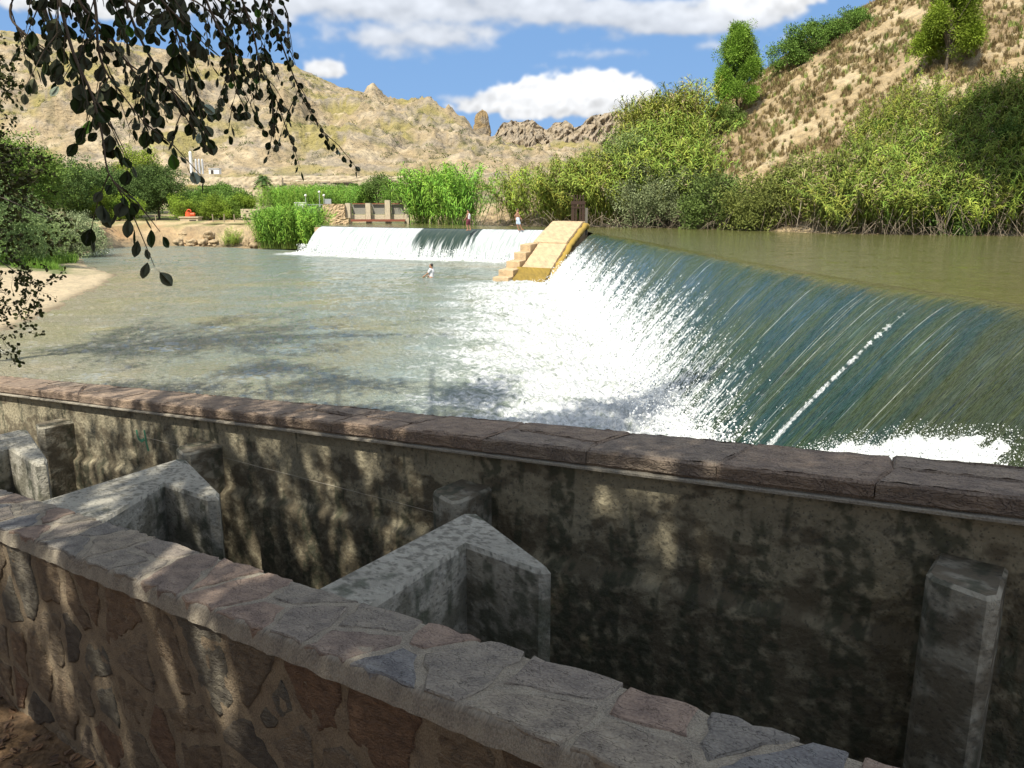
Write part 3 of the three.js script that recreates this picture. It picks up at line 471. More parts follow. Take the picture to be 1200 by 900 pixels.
{
  const X0 = -40, X1 = 10, Z0 = -82, Z1 = -2;
  const W = 2048, H = 2048, foamD = new Float32Array(W * H);
  const colT = tex(W, H, (u, v) => {
    const x = mix(X0, X1, u), z = mix(Z0, Z1, v), a = foamAmount(x, z);
    const n = fbm2(x * .25, z * .25, 3), shallow = 1 - sstep(-3, 6, shoreDist(x, z) - 1.5 + n * 3);
    let c = mixc([.175, .215, .185], [.19, .205, .15], sstep(-.1, .35, n));
    c = mixc(c, [.33, .27, .16], .7 * shallow * sstep(-60, -45, z));
    c = mixc(c, [.26, .245, .12], .45 * sstep(.1, .4, fbm2(x * .12 + 3, z * .16, 3)) * sstep(-20, -24, z) * sstep(-60, -40, z) * sstep(2, -6, x));
    if (a > .001) {
      const wx = x + 1.0 * fbm2(x * .7, z * .7 + 9, 3), wz = z + .8 * fbm2(x * .7 + 5, z * .7, 3);
      const lace = 1 - Math.abs(fbm2(wx * .9, wz * 1.5, 4)) * 3.2, fine = fbm2(wx * 3.2, wz * 5.2, 3), big = fbm2(wx * .35, wz * .7, 3);
      const w = sstep(.0, .75, a * 1.45 - .78 + lace * .30 + fine * .45 + big * .50);
      c = mixc(c, [.27, .31, .26], a * .7); c = mixc(c, mixc([.50, .53, .53], [.66, .68, .68], sstep(-.25, .25, fine + .6 * fbm2(x * 6, z * 9, 2))), w);
    }
    return c;
  }, true, false);
  const rough = tex(512, 512, (u, v) => { const a = foamAmount(mix(X0, X1, u), mix(Z0, Z1, v)); return [0, mix(.09, .65, sstep(.25, .9, a)), 0]; }, false, false);
  const chop = tex(1024, 1024, tile((u, v) => .5 + .30 * fbm2(u * 16, v * 26, 4) + .16 * ridge2(u * 30, v * 46, 3)), false);
  const wv = (x, z) => { const a = foamAmount(x, z), r = Math.hypot(x, z); return .045 * fbm2(x * .55, z * .9, 3) + .026 * fbm2(x * 2.0, z * 3.4, 3) + a * a * (.20 * fbm2(x * .8, z * 1.2, 3) + .10 * Math.abs(fbm2(x * 2.5, z * 3.2, 4)) + .035 * n2(x * 8, z * 9)); };
  const g = grid(640, 460, (u, v) => { const z = -3.5 * Math.pow(82 / 3.5, v), hw = 1.0; const xl = Math.max(-40, z * .72 - 2), sf = sdLine(0, z, footLine)[0]; let xr = 3.9; for (let k = 0; k + 1 < footLine.length; k++) { const p = footLine[k], q = footLine[k + 1]; if ((p[1] - z) * (q[1] - z) <= 0) xr = mix(p[0], q[0], (z - p[1]) / (q[1] - p[1] || 1)) + .35; } if (z < footLine[0][1]) xr = mix(1.6, 5, sstep(footLine[0][1], -56, z)); if (z < -56) xr = Math.min(5, 5 + (z + 56) * 1.6 + 0); const x = mix(Math.min(xl, xr - 1), xr, u); return V(x, Y_LOW + wv(x, z), z); }, null, p => [(p.x - X0) / (X1 - X0), (p.z - Z0) / (Z1 - Z0)]);
  chop.repeat.set(14, 22); const c2 = chop;
  structure('lower_pool_water', g, phys({ map: colT, roughnessMap: rough, roughness: 1, ior: 1.33, bumpMap: c2, bumpScale: .10 }));
}
{ // thrown water: drops torn off the face, the boil along the foot and the boil where the sheet strikes the channel wall
  const drop = new THREE.IcosahedronGeometry(1, 0), foamMat = std({ color: lin(.86, .88, .88), roughness: .6 }), rr = rng(301), list = [];
  for (let i = 0; i < 60000 && list.length < 26000; i++) {
    const t = Math.pow(rr(), 1.25) * 1.25, s = .2 + .85 * Math.pow(rr(), .6), x = t * 42, w = whiteness(t, s, x) + .2 * fbm2(x * 3, s * 8, 3);
    if (w < rr() * .35 - .03) continue; if (Math.abs(fbm2(x * 2.6, s * 2.2, 3)) > .10 + .3 * rr()) continue;
    const [cx, cz] = crestAt(t), [fx, fz] = footAt(t), y = Y_UP - .03 - 2.24 * fallG(Math.min(1, s));
    const h = Math.pow(rr(), 3) * .45 * sstep(.3, .9, s) + .02, r = (.005 + .013 * Math.pow(rr(), 4)) * (t < .25 ? 1.4 : 1);
    list.push([V(mix(cx, fx, s) + (rr() - .5) * .15, y + h, mix(cz, fz, s) + (rr() - .5) * .15), [rr() * 6, rr() * 6, 0], [r, r * (1 + rr()), r]]);
  }
  for (let i = 0; i < 9000; i++) { const t = rr() * 1.2, [fx, fz] = footAt(t), o = (rr() - .35) * 1.3, h = Math.pow(rr(), 3) * .5; list.push([V(fx - o, Y_LOW + .05 + h, fz + (rr() - .5) * .5), [rr() * 6, rr() * 6, 0], .007 + .02 * Math.pow(rr(), 4)]); }
  for (let i = 0; i < 5000; i++) { const a = rr(), [fx, fz] = foot2At(a), h = Math.pow(rr(), 2.5) * .8; list.push([V(fx + (rr() - .5) * .8 - .2, Y_LOW + h, fz + (rr() - .3) * 1.1), [rr() * 6, rr() * 6, 0], .015 + .035 * Math.pow(rr(), 3)]); }
  const m = instanced('water_spray', drop, foamMat, list); m.userData.label = 'white drops of spray flying off the weirs'; m.userData.category = 'spray';
}
{ // heaped boil where the glassy sheet meets the outside of the channel wall
  const foamMat = phys({ color: lin(.62, .65, .65), roughness: .6 }), rr = rng(311), c = V(4.95, 0, -9.9), dx = .80, dz = .60, list = [];
  const sheetY = (x, z) => { let best = 1e9, y = -3; for (let i = 0; i <= 60; i++) for (let j = 0; j <= 12; j++) { const t = .7 + i / 60 * .9, s = .4 + j / 12 * .6, a = crestAt(t), b = footAt(t), X = mix(a[0], b[0], s), Z = mix(a[1], b[1], s), d = (X - x) ** 2 + (Z - z) ** 2; if (d < best) { best = d; y = Y_UP - .03 - 2.24 * fallG(s); } } return y; };
  const U = 26, Wn = 10, hs = []; for (let j = 0; j <= Wn; j++) for (let i = 0; i <= U; i++) { const u = mix(-1.7, 1.7, i / U), w = mix(-.8, .8, j / Wn); hs.push(sheetY(c.x + dx * u - dz * w, c.z + dz * u + dx * w)); }
  const hAt = (a, b) => { const u = clamp(a * U, 0, U - .001), v = clamp(b * Wn, 0, Wn - .001), i = Math.floor(u), j = Math.floor(v), k = j * (U + 1) + i; return mix(mix(hs[k], hs[k + 1], u - i), mix(hs[k + U + 1], hs[k + U + 2], u - i), v - j); };
  const boil = (a, b) => { const u = mix(-1.7, 1.7, a), w = mix(-.8, .8, b), x = c.x + dx * u - dz * w, z = c.z + dz * u + dx * w, env = Math.pow(Math.max(0, 1 - Math.pow(Math.abs(u + .25) / 1.6, 2)), .8) * Math.max(0, 1 - Math.pow(w / .8, 2)); return V(x, hAt(a, b) - .10 + env * (.34 + .24 * fbm2(x * 1.6, z * 1.6, 3) + .20 * Math.abs(fbm2(x * 4, z * 4, 4)) + .05 * n2(x * 14, z * 14)), z); };
  structure('foam_boil', grid(240, 110, boil, null, p => [p.x, p.z]), foamMat);
  for (let i = 0; i < 9000; i++) { const a = rr(), b = .1 + .8 * rr(), p = boil(a, b); p.y += .01 + Math.pow(rr(), 3) * .22; p.x += (rr() - .5) * .2; p.z += (rr() - .5) * .2; list.push([p, [rr() * 6, rr() * 6, 0], .0035 + .008 * Math.pow(rr(), 3)]); }
  const m = instanced('boil_spray', new THREE.IcosahedronGeometry(1, 0), foamMat, list); m.userData.label = 'white drops thrown up by the boil against the channel wall'; m.userData.category = 'spray';
}
// ---------------------------------------------------------------- concrete divider between the weirs, sluice frame on it
const pierMap = tex(512, 512, (() => { const a = tile((u, v) => fbm2(u * 4, v * 4, 5)), b = tile((u, v) => fbm2(u * 40, v * 40, 3)); return (u, v) => { const k = .85 + .3 * a(u, v) + .3 * b(u, v); return [k, k * (.97 - .04 * a(u, v)), k * (.92 - .1 * a(u, v))]; }; })());
const pierMat = std({ color: lin(.60, .46, .29), map: rep(pierMap, .5), bumpMap: rep(pitBump, .6), bumpScale: .05, roughness: .93 });
const mossMat = std({ color: lin(.38, .27, .055), map: rep(pierMap, .9), bumpMap: rep(grainBump, 2), bumpScale: .05, roughness: 1 });
{
  const d = thing('weir_divider', 'stepped tan concrete divider between the two weirs with yellow moss at its foot', 'divider');
  // right edge runs with the falling sheet; heights along it
  const prof = [[0, -1.05], [.12, -1.02], [.50, -2.10], [.505, -2.22], [.80, -3.35], [.83, -3.55], [1.0, -4.2]];
  const R = t => [mix(5.0, 1.42, t), mix(-53.4, -40.4, t)], Lf = t => [mix(3.0, -.55, t), mix(-54.0, -41.6, t)];
  const rightDrop = .28;
  const shape = (t0, t1, l0, l1, off) => {
    const ts = []; for (let i = 0; i <= 30; i++) ts.push(mix(t0, t1, i / 30)); const h = lut(prof.map(p => p[0]), prof.map(p => p[1])); const P = [], I = [], UV = [];
    ts.forEach((t, i) => { const r = R(t), l = Lf(t), w = k => [mix(l[0], r[0], k), mix(l[1], r[1], k)], a = w(l0), b = w(l1), y = h(t) + off + .03 * n2(t * 20, l0 * 3), yb = y - .07;
      for (const [p, yy] of [[a, -5], [a, yb - .02], [w(l0 + .02), y], [w(l1 - .02), yb + .05 + .0], [b, yb - .05], [b, -5]]) { P.push(p[0], yy, p[1]); UV.push(p[0] + yy, p[1] * .7 + yy); } if (i) for (let k = 0; k < 5; k++) { const a0 = (i - 1) * 6 + k; I.push(a0, a0 + 1, a0 + 7, a0, a0 + 7, a0 + 6); } });
    const e = (ts.length - 1) * 6; for (const b of [0, e]) I.push(b, b + 2, b + 1, b, b + 3, b + 2, b, b + 4, b + 3, b, b + 5, b + 4);
    return toCreasedNormals(raw(P, I, null, UV), .5);
  };
  part('slab', shape(0, .50, .0, .98, 0), pierMat, d);
  part('slab', shape(.503, .86, .16, .98, 0), pierMat, d);
  part('mossy_foot', shape(.80, 1.0, .05, .985, .06), mossMat, d, { label: 'yellow mossy foot of the divider' });
  { const h = lut(prof.map(p => p[0]), prof.map(p => p[1])); const acc = newAcc(), pts = [], rad = []; for (let i = 0; i <= 40; i++) { const t = mix(.08, .98, i / 40), r = R(t); pts.push(V(r[0] + .06, h(t) - .30 + .05 * n2(t * 25, 1), r[1])); rad.push(.20 + .05 * n2(t * 18, 4)); } tubeInto(acc, pts, rad, 8, [1, 1, 1]); part('moss_strip', accGeo(acc), mossMat, d, { label: 'yellow moss along the waterside edge' }); }
  // stair of small blocks down its left side
  const stair = [[.46, .62, -2.22, -.26], [.56, .70, -2.62, -.32], [.66, .80, -3.02, -.38], [.76, .90, -3.40, -.42], [.86, .97, -3.72, -.46]];
  for (const [t0, t1, y, k] of stair) { const P = []; const pts = [[t0, k], [t1, k], [t1, .2], [t0, .2]].map(([t, q]) => { const r = R(t), l = Lf(t); return [mix(l[0], r[0], q * .6), mix(l[1], r[1], q * .6)]; }); const g = new THREE.ExtrudeGeometry(new THREE.Shape(pts.map(p => new THREE.Vector2(p[0], -p[1]))), { depth: 1.6, bevelEnabled: true, bevelSize: .02, bevelThickness: .02, bevelSegments: 1 }); g.rotateX(-Math.PI / 2); g.translate(0, y - 1.6, 0); part('step', g, pierMat, d); }
  // rusty sluice frame at the head of the divider
  const rust = std({ color: lin(.060, .036, .026), roughness: .8, map: rep(pierMap, 3), metalness: .2 }), galv = std({ color: lin(.16, .15, .13), roughness: .7, metalness: .3 });
  const f = thing('sluice_gate', 'dark rusty sluice gate frame on the head of the divider', 'sluice gate', [0, 0, 0]);
  const b0 = atz(672, 262, 53.2), b1 = atz(685, 262, 53.2), gy = b0.y - .1;
  for (const [x, w] of [[671.5, .20], [675.2, .10], [680, .10], [683.6, .20]]) { const p = atz(x, 240, 53.2); part('post', box(w, 1.55, .14, p.x, gy + .75, p.z), rust, f); }
  { const p = atz(677.5, 240, 53.2); part('crossbeam', box(.92, .22, .20, p.x, gy + 1.42, p.z), rust, f); part('crossbeam', box(.86, .08, .17, p.x, gy + 1.10, p.z), rust, f); }
  for (const x of [673, 676.5, 680, 683.5]) { const p = atz(x, 235, 53.2); part('lifting_screw', new THREE.CylinderGeometry(.045, .05, .42, 7).translate(p.x, gy + 1.72, p.z), rust, f); }
  { const p = atz(687, 262, 52.6); part('guide_rail', box(.14, 1.7, .3, p.x, gy + .25, p.z), galv, f); }
}
{ // sluice headworks across the upper pool
  const conc = std({ color: lin(.62, .55, .42), map: rep(pierMap, .8), roughness: .95 }), mesh = std({ color: lin(.30, .30, .27), roughness: .8, map: rep(pierMap, 2) }), red = std({ color: lin(.24, .075, .045), roughness: .8 }), orange = std({ color: lin(.62, .47, .30), map: rep(pierMap, .6), bumpMap: rep(pitBump, .5), bumpScale: .08, roughness: .95 });
  const h = thing('sluice_headworks', 'pale concrete sluice headworks with grey panels and a red sill beam', 'sluice');
  const D = 79, q = (x, y, d = D) => atz(x, y, d), yb = Y_UP - .4;
  const blk = (nm, x0, x1, y0, y1, mat, d = D, th = .5, lab) => { const a = q(x0, y0, d), b = q(x1, y1, d); return part(nm, box(b.x - a.x, a.y - b.y, th, (a.x + b.x) / 2, (a.y + b.y) / 2, -d), mat, h, lab ? { label: lab } : null); };
  blk('pier', 405.5, 412, 238, 262, conc, D, .9); blk('pier', 429, 435.5, 238, 262, conc, D, .9); blk('pier', 451.5, 458.3, 234.5, 262, conc, D, .9); blk('pier', 474, 480, 238, 262, conc, D, .9);
  for (const [a, b] of [[413, 428.4], [436, 451], [459, 473.4]]) { const p = blk('gate_panel', a, b, 239.5, 251, mesh, D + .2, .1); blk('gate_leaf', a, b, 251.4, 257, conc, D + .15, .16); blk('gate_rail', a, b, 238.2, 239.2, red, D, .15); }
  blk('sill_beam', 411, 475, 257, 259.6, red, D - .7, .3, 'red sill beam');
  const w = thing('abutment_wall', 'pale stone abutment wall beside the headworks and the white veil', 'wall');
  const blk2 = (nm, x0, x1, y0, y1, d, th) => { const a = q(x0, y0, d), b = q(x1, y1, d), g = grid(18, 10, (u, v) => V(mix(a.x, b.x, u), mix(b.y, a.y, v), -d + th / 2 + .12 * fbm2(u * 5 + x0, v * 4, 3))); part(nm, mergeGeometries([box(b.x - a.x, a.y - b.y, th, (a.x + b.x) / 2, (a.y + b.y) / 2 - .02, -d - .1).toNonIndexed(), g.toNonIndexed()].map(k => { k.computeVertexNormals(); return k; })), orange, w); };
  blk2('stone_face', 379, 405.2, 239, 256, 78.6, .8); blk2('stone_face', 374, 410, 255, 268, 76.0, 1.0); blk2('stone_face', 370, 398, 266, 290, 72.2, 1.0);
  const white = std({ color: lin(.75, .75, .72), roughness: .6 }), steel = std({ color: lin(.42, .44, .45), roughness: .5, metalness: .4 });
  { const p = q(352.5, 240, 82); const t = thing('control_cabinet', 'small white control cabinet beside the headworks fence', 'cabinet', [p.x, p.y - .6, p.z]); part('case', box(1.0, 1.0, .6, 0, .25, 0), white, t); part('roof', box(1.12, .08, .72, 0, .80, 0), white, t); part('door', box(.7, .7, .04, 0, .25, .325), white, t); }
  { const p = q(384.5, 236, 82); const t = thing('grey_notice_board', 'small grey notice board on a post above the abutment wall', 'sign', [p.x, p.y, p.z]); part('board', box(.62, .48, .05, 0, 0, 0), steel, t); part('post', box(.07, 1.3, .06, 0, -.6, -.06), steel, t); }
  for (const [x, y0, y1, lab] of [[374, 226, 243, 'tall thin grey lamp post above the abutment wall'], [358, 230, 241, 'short lamp post beside the white control cabinet'], [379.5, 230, 240, 'plain thin post beside the notice board']]) { const a = q(x, y0, 83), b = q(x, y1, 83), t = thing('lamp_post', lab, 'lamp post', [a.x, b.y, a.z]); part('post', new THREE.CylinderGeometry(.035, .05, a.y - b.y, 6).translate(0, (a.y - b.y) / 2, 0), steel, t); part('lamp_head', new THREE.SphereGeometry(.13, 8, 6).translate(0, a.y - b.y + .08, 0), white, t); }
  { const a = q(361, 246, 81), b = q(378, 246, 81), t = thing('metal_railing', 'light metal railing between the cabinet and the abutment wall', 'railing', [0, 0, 0]); for (let i = 0; i <= 8; i++) part('baluster', box(.03, .8, .03, mix(a.x, b.x, i / 8), a.y + .1, a.z), steel, t); part('rail', box(b.x - a.x + .06, .05, .05, (a.x + b.x) / 2, a.y + .525, a.z), steel, t); }
}
{ // things on the flat behind the pool
  const concW = std({ color: lin(.62, .54, .40), map: rep(pierMap, .8), roughness: .95 }), dark = std({ color: lin(.06, .05, .04), roughness: 1 }), orange = std({ color: lin(.62, .10, .03), roughness: .55 }), white = std({ color: lin(.80, .80, .78), roughness: .5 }), grey = std({ color: lin(.55, .56, .57), roughness: .5, metalness: .2 });
  { const p = atz(224, 258, 88), t = thing('pump_plinth', 'low pale concrete plinth carrying the orange pump on the bank', 'plinth', [p.x, p.y - .5, p.z]); part('block', box(1.9, .75, 1.2, 0, .37, 0), concW, t); part('cap', box(2.1, .12, 1.4, 0, .82, 0), concW, t); part('opening', box(.7, .3, .04, .4, .4, .62), dark, t);
    const o = thing('pump', 'orange water pump standing on the pale plinth', 'pump', [p.x - .1, p.y + .39, p.z]); part('casing', new THREE.CylinderGeometry(.28, .34, .5, 12).translate(-.15, .25, 0), orange, o); part('motor', new THREE.CylinderGeometry(.2, .2, .6, 12).rotateZ(Math.PI / 2).translate(.25, .2, 0), orange, o); part('pipe', new THREE.TorusGeometry(.22, .07, 6, 12, Math.PI).translate(-.05, .5, 0), orange, o); }
  { const p = atz(294, 249, 86), t = thing('hollow_block_wall', 'low wall of pale hollow blocks on the bank', 'wall', [p.x, p.y - .5, p.z]); let k = 0; for (let r = 0; r < 2; r++) for (let c = 0; c < 4; c++) { const g = box(.485, .42, .5, -.74 + c * .495, .22 + r * .43, 0); part('hollow_block', g, concW, t); } for (const [x, y] of [[-.62, .18], [-.05, .18], [.5, .2], [-.3, .62], [.62, .62]]) part('hole', box(.26, .14, .02, x, y, .255), dark, t); }
  // white tower and silos of a works far up the valley side
  const y0 = 201, D = 196;
  const tw = (x0, x1, yt, lab, nm, mat, cap) => { const a = atz(x0, yt, D), b = atz(x1, y0 + 3, D), t = thing(nm, lab, nm === 'tower' ? 'tower' : 'silo', [(a.x + b.x) / 2, b.y, -D], nm === 'silo' ? 'silos' : undefined); const h = a.y - b.y, r = (b.x - a.x) / 2; part('shell', new THREE.CylinderGeometry(r, r, h, 16).translate(0, h / 2, 0), mat, t); part('top_cap', new THREE.CylinderGeometry(r * .5, r * 1.04, .35, 16).translate(0, h + .175, 0), mat, t); };
  tw(221, 226.6, 179, 'tall bright white tower beside the grey silos on the hillside', 'tower', white);
  for (const [a, b] of [[228.2, 231.8], [231.9, 235.5], [235.6, 239.2]]) tw(a, b, 188, 'pale grey silo in the row beside the white tower', 'silo', grey);
  { const p = atz(252, 201, D), t = thing('site_hut', 'small white hut on the terrace beside the silos', 'hut', [p.x, p.y - .6, p.z]); part('wall', box(2.4, 1.2, 1.6, 0, .6, 0), white, t); part('roof', box(2.6, .15, 1.9, 0, 1.28, 0), grey, t); part('door', box(.6, .9, .05, -.4, .45, .83), dark, t); }
  { const p = atz(430, 222, 128), t = thing('ruined_house', 'small pale ruined house above the garden reeds', 'house', [p.x, p.y - .8, p.z]); part('wall', box(1.4, 2.0, 1.4, -.5, 1.0, 0), concW, t); part('wall', box(.5, 2.8, .6, .4, 1.4, 0), concW, t); part('window', box(.3, .4, .04, -.6, 1.3, .71), dark, t); }
  for (const [x0, x1, yt, yb, D2, lab] of [[205, 330, 207.5, 214, 176, 'long pale terrace wall under the white tower'], [300, 480, 206, 209, 184, 'thin pale terrace wall above the garden reeds'], [240, 322, 222, 229, 140, 'lower pale terrace wall beside the palm']]) { const a = atz(x0, yt, D2), b = atz(x1, yb, D2), w = b.x - a.x, h = a.y - b.y; const t = thing('terrace_wall', lab, 'wall', [a.x, b.y, a.z]); const n = 60, g = grid(n, 6, (u, v) => V(u * w, v * h * (1 + .15 * n2(u * 9, x0)) - .6 * (1 - v), .25 * fbm2(u * 20, v * 2, 3)), null, (p) => [p.x * .3, p.y * .3]); part('stone_face', g, concW, t); part('fill', box(w, h + .4, 1.2, w / 2, h / 2 - .3, -.9), concW, t); }
  const wood = std({ color: lin(.34, .28, .20), roughness: .95 });
  [104, 123, 136, 158, 183, 250, 263, 275].forEach((x, i) => { const p = atz(x, 262, 86), t = single('garden_post', new THREE.CylinderGeometry(.05, .06, 1.25, 6).rotateZ((i % 3 - 1) * .06).translate(p.x, p.y + .35, p.z), wood, 'short weathered wooden post in the row before the garden hedge', 'post', 'garden posts'); });
}
{ // people
  const skin = std({ color: lin(.36, .19, .115), roughness: .6 }), hair = std({ color: lin(.018, .013, .010), roughness: .7 });
  function flesh(bones, cell, mat) {                       // joints with radii, joined by a smooth minimum
    const lo = V(1e9, 1e9, 1e9), hi = V(-1e9, -1e9, -1e9); for (const b of bones) for (const [p, r] of [[b[0], b[2]], [b[1], b[3]]]) { lo.min(V(p[0] - r - .05, p[1] - r - .05, p[2] - r - .05)); hi.max(V(p[0] + r + .05, p[1] + r + .05, p[2] + r + .05)); }
    const c = lo.clone().add(hi).multiplyScalar(.5), half = Math.max(hi.x - lo.x, hi.y - lo.y, hi.z - lo.z) / 2 * 1.06, N = Math.min(84, Math.ceil(2 * half / cell)), mc = new MarchingCubes(N, skin, false, false, 60000), K = .02;
    for (let k = 0; k < N; k++) for (let j = 0; j < N; j++) for (let i = 0; i < N; i++) {
      const x = c.x + (i / (N / 2) - 1) * half, y = c.y + (j / (N / 2) - 1) * half, z = c.z + (k / (N / 2) - 1) * half; let s = 0;
      for (const [a, b, ra, rb] of bones) { const dx = b[0] - a[0], dy = b[1] - a[1], dz = b[2] - a[2], t = clamp(((x - a[0]) * dx + (y - a[1]) * dy + (z - a[2]) * dz) / (dx * dx + dy * dy + dz * dz || 1e-6)); const d = Math.hypot(x - a[0] - dx * t, y - a[1] - dy * t, z - a[2] - dz * t) - mix(ra, rb, t); if (d < .2) s += Math.exp(-d / K); }
      mc.field[k * N * N + j * N + i] = clamp(K * Math.log(Math.max(s, 1e-30)), -.4, .4);
    }
    mc.isolation = 0; mc.update(); const n = mc.count, P = new Float32Array(n * 3), Nn = new Float32Array(n * 3); for (let i = 0; i < n; i++) { P[i * 3] = c.x + mc.positionArray[i * 3] * half; P[i * 3 + 1] = c.y + mc.positionArray[i * 3 + 1] * half; P[i * 3 + 2] = c.z + mc.positionArray[i * 3 + 2] * half; for (let k = 0; k < 3; k++) Nn[i * 3 + k] = mc.normalArray[i * 3 + k]; }
    const g = new THREE.BufferGeometry(); g.setAttribute('position', new THREE.BufferAttribute(P, 3)); g.deleteAttribute('normal'); let m = mergeVertices(g, 1e-4); m.computeVertexNormals(); m.setAttribute('uv', new THREE.BufferAttribute(new Float32Array(m.attributes.position.count * 2), 2)); return m;
  }
  const hand = (w, d) => { const o = []; o.push([w, [w[0] + d[0] * .07, w[1] + d[1] * .07, w[2] + d[2] * .07], .026, .034]); for (let i = 0; i < 4; i++) { const k = (i - 1.5) * .018, b = [w[0] + d[0] * .08 , w[1] + d[1] * .08, w[2] + d[2] * .08 + k]; o.push([b, [b[0] + d[0] * (.07 - .008 * Math.abs(i - 1)), b[1] + d[1] * .07, b[2] + d[2] * .06 + k * .2], .009, .007]); } o.push([[w[0] + d[0] * .03, w[1] + d[1] * .03, w[2] + .03], [w[0] + d[0] * .08, w[1] + d[1] * .07, w[2] + .055], .011, .009]); return o; };
  function body(J) {                                        // J: joint name -> [x, y, z]
    const b = [[J.pelvis, J.chest, .125, .135], [J.chest, J.neck, .115, .055], [J.neck, J.head, .05, .06], [J.head, [J.head[0], J.head[1] + .07, J.head[2]], .085, .092], [[J.head[0] + (J.face || 1) * .05, J.head[1] - .01, J.head[2]], [J.head[0] + (J.face || 1) * .085, J.head[1] - .02, J.head[2]], .05, .02], [[J.head[0] + (J.face || 1) * .095, J.head[1] + .03, J.head[2]], [J.head[0] + (J.face || 1) * .112, J.head[1] + .005, J.head[2]], .012, .012]];
    for (const s of ['L', 'R']) { b.push([J.chest, J['sh' + s], .09, .058], [J['sh' + s], J['el' + s], .052, .04], [J['el' + s], J['wr' + s], .038, .027]); const e = J['el' + s], w = J['wr' + s], l = Math.hypot(w[0] - e[0], w[1] - e[1], w[2] - e[2]); b.push(...hand(w, [(w[0] - e[0]) / l, (w[1] - e[1]) / l, (w[2] - e[2]) / l])); b.push([J.pelvis, J['hip' + s], .12, .095], [J['hip' + s], J['kn' + s], .092, .058], [J['kn' + s], J['an' + s], .058, .038], [J['an' + s], [J['an' + s][0] + (J.face || 1) * .15, J['an' + s][1] - .035, J['an' + s][2]], .04, .03]); }
    return b;
  }
  const grow = (b, k) => b.map(([p, q, r, s]) => [p, q, r + k, s + k]);
  const lerp3 = (a, b, t) => [mix(a[0], b[0], t), mix(a[1], b[1], t), mix(a[2], b[2], t)];
  const cap = J => flesh([[[J.head[0] - (J.face || 1) * .02, J.head[1] + .05, J.head[2]], [J.head[0] - (J.face || 1) * .025, J.head[1] + .085, J.head[2]], .088, .095]], .012);
  const sf = .93;
  { // walking boy in pale shorts
    const J = { face: 1, pelvis: [0, .90, 0], chest: [-.03, 1.24, 0], neck: [-.05, 1.42, 0], head: [-.05, 1.53, 0], shL: [-.04, 1.36, .17], elL: [.08, 1.12, .2], wrL: [.2, .94, .18], shR: [-.05, 1.36, -.17], elR: [-.2, 1.14, -.2], wrR: [-.16, .92, -.2], hipL: [0, .86, .09], knL: [.14, .47, .09], anL: [.30, .10, .08], hipR: [0, .86, -.09], knR: [-.04, .48, -.09], anR: [.06, .08, -.09] };
    const p = aty(607, 269, Y_UP), t = thing('person', 'person in pale blue shorts with bare chest walking along the far weir', 'person', [p.x, Y_UP - .10, p.z], undefined, .15); t.scale.setScalar(sf);
    part('body', flesh(body(J), .02), skin, t); part('shorts', flesh([[J.pelvis, lerp3(J.pelvis, J.chest, .25), .142, .136], [J.hipL, lerp3(J.hipL, J.knL, .75), .115, .10], [J.hipR, lerp3(J.hipR, J.knR, .75), .115, .10]], .02), std({ color: lin(.55, .66, .78), roughness: .9 }), t); part('hair', cap(J), hair, t);
  }
  { // person in white and maroon top
    const J = { face: -1, pelvis: [0, .88, 0], chest: [.02, 1.22, 0], neck: [.02, 1.40, 0], head: [.0, 1.51, 0], shL: [.02, 1.34, .17], elL: [-.06, 1.10, .22], wrL: [-.18, .96, .2], shR: [.03, 1.34, -.17], elR: [.1, 1.10, -.2], wrR: [.02, .90, -.2], hipL: [0, .84, .09], knL: [-.10, .46, .09], anL: [-.02, .09, .08], hipR: [0, .84, -.09], knR: [.04, .46, -.09], anR: [.14, .1, -.09] };
    const p = aty(549, 268.5, Y_UP), t = thing('person', 'person in a white and maroon vest and dark shorts wading on the far weir', 'person', [p.x, Y_UP - .14, p.z], undefined, -.4); t.scale.setScalar(sf * .98);
    part('body', flesh(body(J), .02), skin, t); part('vest', flesh([[lerp3(J.pelvis, J.chest, .2), J.chest, .138, .150], [J.chest, lerp3(J.chest, J.neck, .45), .135, .10], [J.chest, lerp3(J.chest, J.shL, .6), .11, .075], [J.chest, lerp3(J.chest, J.shR, .6), .11, .075]], .02), std({ color: lin(.72, .70, .70), roughness: .9 }), t); part('sash', flesh([[[.05, 1.30, .10], [-.03, 1.02, .12], .05, .06], [[-.10, 1.26, .02], [-.09, 1.05, .04], .055, .06]], .02), std({ color: lin(.20, .03, .05), roughness: .9 }), t, { label: 'maroon panel of the vest' }); part('shorts', flesh([[J.pelvis, lerp3(J.pelvis, J.chest, .15), .142, .138], [J.hipL, lerp3(J.hipL, J.knL, .7), .115, .10], [J.hipR, lerp3(J.hipR, J.knR, .7), .115, .10]], .02), std({ color: lin(.16, .035, .05), roughness: .9 }), t); part('hair', cap(J), hair, t);
  }
  { // bather up to the waist in the lower pool
    const J = { face: -1, pelvis: [0, .90, 0], chest: [.02, 1.24, 0], neck: [.02, 1.42, 0], head: [0, 1.54, 0], shL: [.02, 1.36, .17], elL: [-.14, 1.14, .22], wrL: [-.34, 1.00, .2], shR: [.03, 1.36, -.17], elR: [-.02, 1.10, -.22], wrR: [-.2, 1.0, -.22], hipL: [0, .86, .09], knL: [-.05, .47, .09], anL: [0, .09, .09], hipR: [0, .86, -.09], knR: [.02, .47, -.09], anR: [.04, .09, -.09] };
    const p = aty(505.5, 325, Y_LOW), t = thing('person', 'bather in a white shirt standing waist deep in the lower pool', 'person', [p.x, Y_LOW - .84, p.z], undefined, -.3); t.scale.setScalar(sf);
